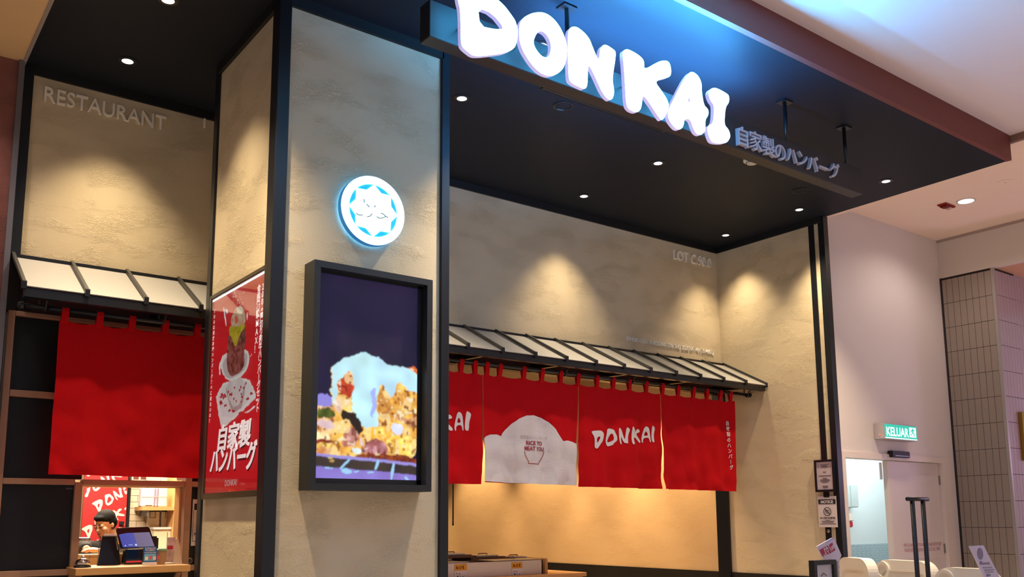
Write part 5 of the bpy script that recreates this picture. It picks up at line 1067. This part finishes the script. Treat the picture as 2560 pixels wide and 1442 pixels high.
# menu stand with leaflets, in front of the post
def ysheet(pts, y, d, lean=0): n = len(pts); P_ = [PY(u, v, y) for u, v in pts]; return [(p.x, y, p.z) for p in P_]+[(p.x, y+d, p.z) for p in P_], [tuple(range(n)), tuple(range(n, 2*n))[::-1]]+[(i, (i+1) % n, n+(i+1) % n, n+i) for i in range(n)]
y = 4.28
a, b = PY(2029, 1442, y), PY(2082, 1398, y); t = root('menu_stand', ((a.x+b.x)/2, y, 0), 'black floor stand framing a white sheet at the bottom edge', 'stand')
put('frame', join(box(a.x, a.x+.035, y-.03, y+.02, .35, b.z), box(b.x-.035, b.x, y-.03, y+.02, .35, b.z), box(a.x+.035, b.x-.035, y-.03, y+.02, b.z-.035, b.z), box(a.x+.035, b.x-.035, y-.03, y+.02, .35, .39)), M_BLK, t)
put('sheet', box(a.x+.03, b.x-.03, y-.008, y, .37, b.z-.03), mat('pale_sheet', 'c9c4d2', .5), t); put('pole', tube([((a.x+b.x)/2, y+.01, 0.02), ((a.x+b.x)/2, y+.01, .36)], .02, 10), M_BLK, t); put('foot', box(a.x-.02, b.x+.02, y-.18, y+.18, 0, .025), M_BLK, t)
mx = (a.x+b.x)/2; put('icon', join(tube([(mx-.035, y-.01, b.z-.12), (mx, y-.01, b.z-.10), (mx+.035, y-.01, b.z-.12)], .005, 6), box(mx-.012, mx+.012, y-.012, y-.008, b.z-.185, b.z-.13)), M_GREYM, t)
put('printed_text', text_vf('WELCOME', .04, lambda u, v, q: (mx+u, y-.0095, b.z-.25+v), 0, .001, 'CENTER'), M_INK, t)
y = 4.38; t = root('leaflet_rack', PY(2075, 1395, y), 'tilted white leaflet with a magenta panel behind the menu stand', 'leaflet')
put('sheet', ysheet([(2042, 1366), (2081, 1344), (2086, 1346), (2104, 1388), (2098, 1402), (2060, 1398)], y, .01), mat('lilac_sheet', 'd0c8e0', .6), t); put('panel', ysheet([(2049, 1374.5), (2081, 1356.5), (2089, 1374.5), (2058, 1394)], y-.003, .002), mat('magenta_print', 'a82c5a', .6), t); put('top_tab', ysheet([(2065, 1354), (2081, 1343.5), (2084, 1346), (2067, 1357)], y-.004, .003), mat('blue_tab', '9aa4ee', .5), t)
c0 = PY(2069, 1371, y-.005); c1 = PY(2071, 1382, y-.005); ang = radians(29)
for s_, c, z_ in (('PAY', c0, .05), ('DAILY 100', c1, .045)): put('printed_text', text_vf(s_, z_, lambda u, v, q: (c.x+u*cos(ang)-v*sin(ang), y-.0045, c.z+u*sin(ang)+v*cos(ang)-.01), 0, .001, 'CENTER'), M_PAPER, t)
q = PY(2092, 1425, y+.02); put('stem', tube([PY(2090, 1394, y+.02), (q.x, y+.02, .02)], .012, 8), M_GREYM, t); put('second_leaflet', ysheet([(2083, 1404), (2098, 1399), (2100, 1442), (2085, 1442)], y+.014, .006), mat('pattern_sheet', 'c8c0c8', .6, var=.35, varscale=40), t); put('foot', lathe((q.x, y+.02, 0), [(.14, 0), (.14, .015), (.02, .025)], 20), M_GREYM, t)
# white plastic barriers
def barrier(name, label, A, B, zt, ringed, ht=1.02):
    A, B = Vector((A.x, A.y, 0)), Vector((B.x, B.y, 0)); d = (B-A); L_ = d.length; d.normalize(); n_ = Vector((d.y, -d.x, 0))
    if n_.dot(A) > 0: n_ = -n_
    t = root(name, (A+B)/2, label, 'barrier', 'white barriers before the door'); z0 = zt-ht
    def rr(x0, x1, z0_, z1_, r, lowr=.03): 
        o = []
        for cx, cz, rad, a0 in ((x1-r, z1_-r, r, 0), (x0+r, z1_-r, r, pi/2), (x0+lowr, z0_+lowr, lowr, pi), (x1-lowr, z0_+lowr, lowr, 1.5*pi)): o += [(cx+rad*cos(a0+k*pi/16), cz+rad*sin(a0+k*pi/16)) for k in range(9)]
        return o
    f = lambda y0_, y1_: (lambda u, v, q: A+d*u+n_*(y0_+(y1_-y0_)*q)+Vector((0, 0, v)))
    put('body', solid([rr(.01, L_-.01, z0+.02, zt-.01, .13)], f(-.03, .03), 1), M_WHITEP, t)
    o1 = rr(0, L_, z0, zt, .14); i1 = rr(.06, L_-.06, z0+.08, zt-.10, .10)
    V, Fc = solid([o1, i1], f(-.05, .05), 1); put('rim', bevel((V, [q for q in Fc]), .006, 1) if False else (V, Fc), M_WHITEP, t)
    if ringed:
        c = (.105, zt-.098); ci = lambda r: [(c[0]+r*cos(k*pi/14), c[1]+r*sin(k*pi/14)) for k in range(28)]
        put('ring', solid([ci(.082), ci(.055)], f(.02, .068), 1), M_WHITEP, t); put('ring_disc', solid([ci(.055)], f(.02, .036), 1), mat('barrier_shade', 'd9cfc2', .5), t)
    for x in (.15, L_-.15): put('foot', (lambda P_: bevel((P_[0], P_[1]), .01))(beam(A+d*x-n_*.2+Vector((0, 0, .04)), A+d*x+n_*.2+Vector((0, 0, .04)), .16, .08)), M_WHITEP, t)
ZB_ = 1.10
barrier('plastic_barrier', 'left white plastic barrier half behind the menu stand', PZ(2104, 1391, 1.135), PZ(2182, 1397, 1.135), 1.135, False)
barrier('plastic_barrier.001', 'middle white plastic barrier with a round ring behind the black posts', PZ(2196, 1397, ZB_), PZ(2338, 1404, ZB_), ZB_, True)
barrier('plastic_barrier.002', 'right lower white plastic barrier beside the tilted white sheet', PZ(2341, 1416, ZB_), PZ(2500, 1423, ZB_), ZB_, True)
# two black posts with a top bar
y = 3.55; a, b = PY(2268, 1247, y), PY(2319, 1246.5, y); t = root('post_stand', ((a.x+b.x)/2, y, 0), 'tall black double post stand with a short top bar before the door', 'stand')
put('top_bar', tube([(a.x, y, a.z), (b.x, y, a.z)], .015, 12), M_BLK, t, smooth=True)
for u in (2281, 2307.5): x = PY(u, 1260, y).x; put('post', tube([(x, y, .02), (x, y, a.z)], .0165, 12), M_BLK, t, smooth=True)
put('base_plate', bevel(box(a.x-.06, b.x+.06, y-.15, y+.15, 0, .025), .006), M_BLK, t)
# tilted sheet at the lower right
y = 2.75; t = root('tilted_sign', (PY(2470, 1442, y).x, y, 0), 'tilted pale lilac information sheet on a stand at the lower right', 'sign')
put('sheet', ysheet([(2424.5, 1365), (2459, 1363), (2512, 1466), (2474, 1470)], y, .008), mat('lilac_paper', 'cfc4dc', .6), t)
def on_tilt(u, v): return PY(u, v, y-.002)
def tl(u0, v0, u1, v1, h_=.004): return beam(on_tilt(u0, v0), on_tilt(u1, v1), h_, .0015, (0, 1, 0))
put('printed_lines', join(tl(2450, 1409, 2474, 1408, .010), tl(2458, 1419, 2480, 1418), tl(2461, 1425, 2486, 1423.5), tl(2464, 1430, 2484, 1429), tl(2467, 1438, 2476, 1437, .012)), mat('lilac_ink', '8a7c9a', .7), t)
cpt = on_tilt(2451, 1384); put('crest', join(lathe((cpt.x, y-.001, cpt.z), [(.035, -.001), (.026, -.0015)], 20, 'y'), box(cpt.x-.012, cpt.x+.012, y-.003, y-.001, cpt.z-.06, cpt.z-.045)), MATS['lilac_ink'], t)
q = on_tilt(2492, 1466); put('stem', tube([(q.x, y+.02, q.z+.05), (q.x, y+.02, .02)], .012, 8), M_GREYM, t); put('foot', lathe((q.x, y+.02, 0), [(.16, 0), (.16, .015), (.02, .025)], 24), M_GREYM, t)
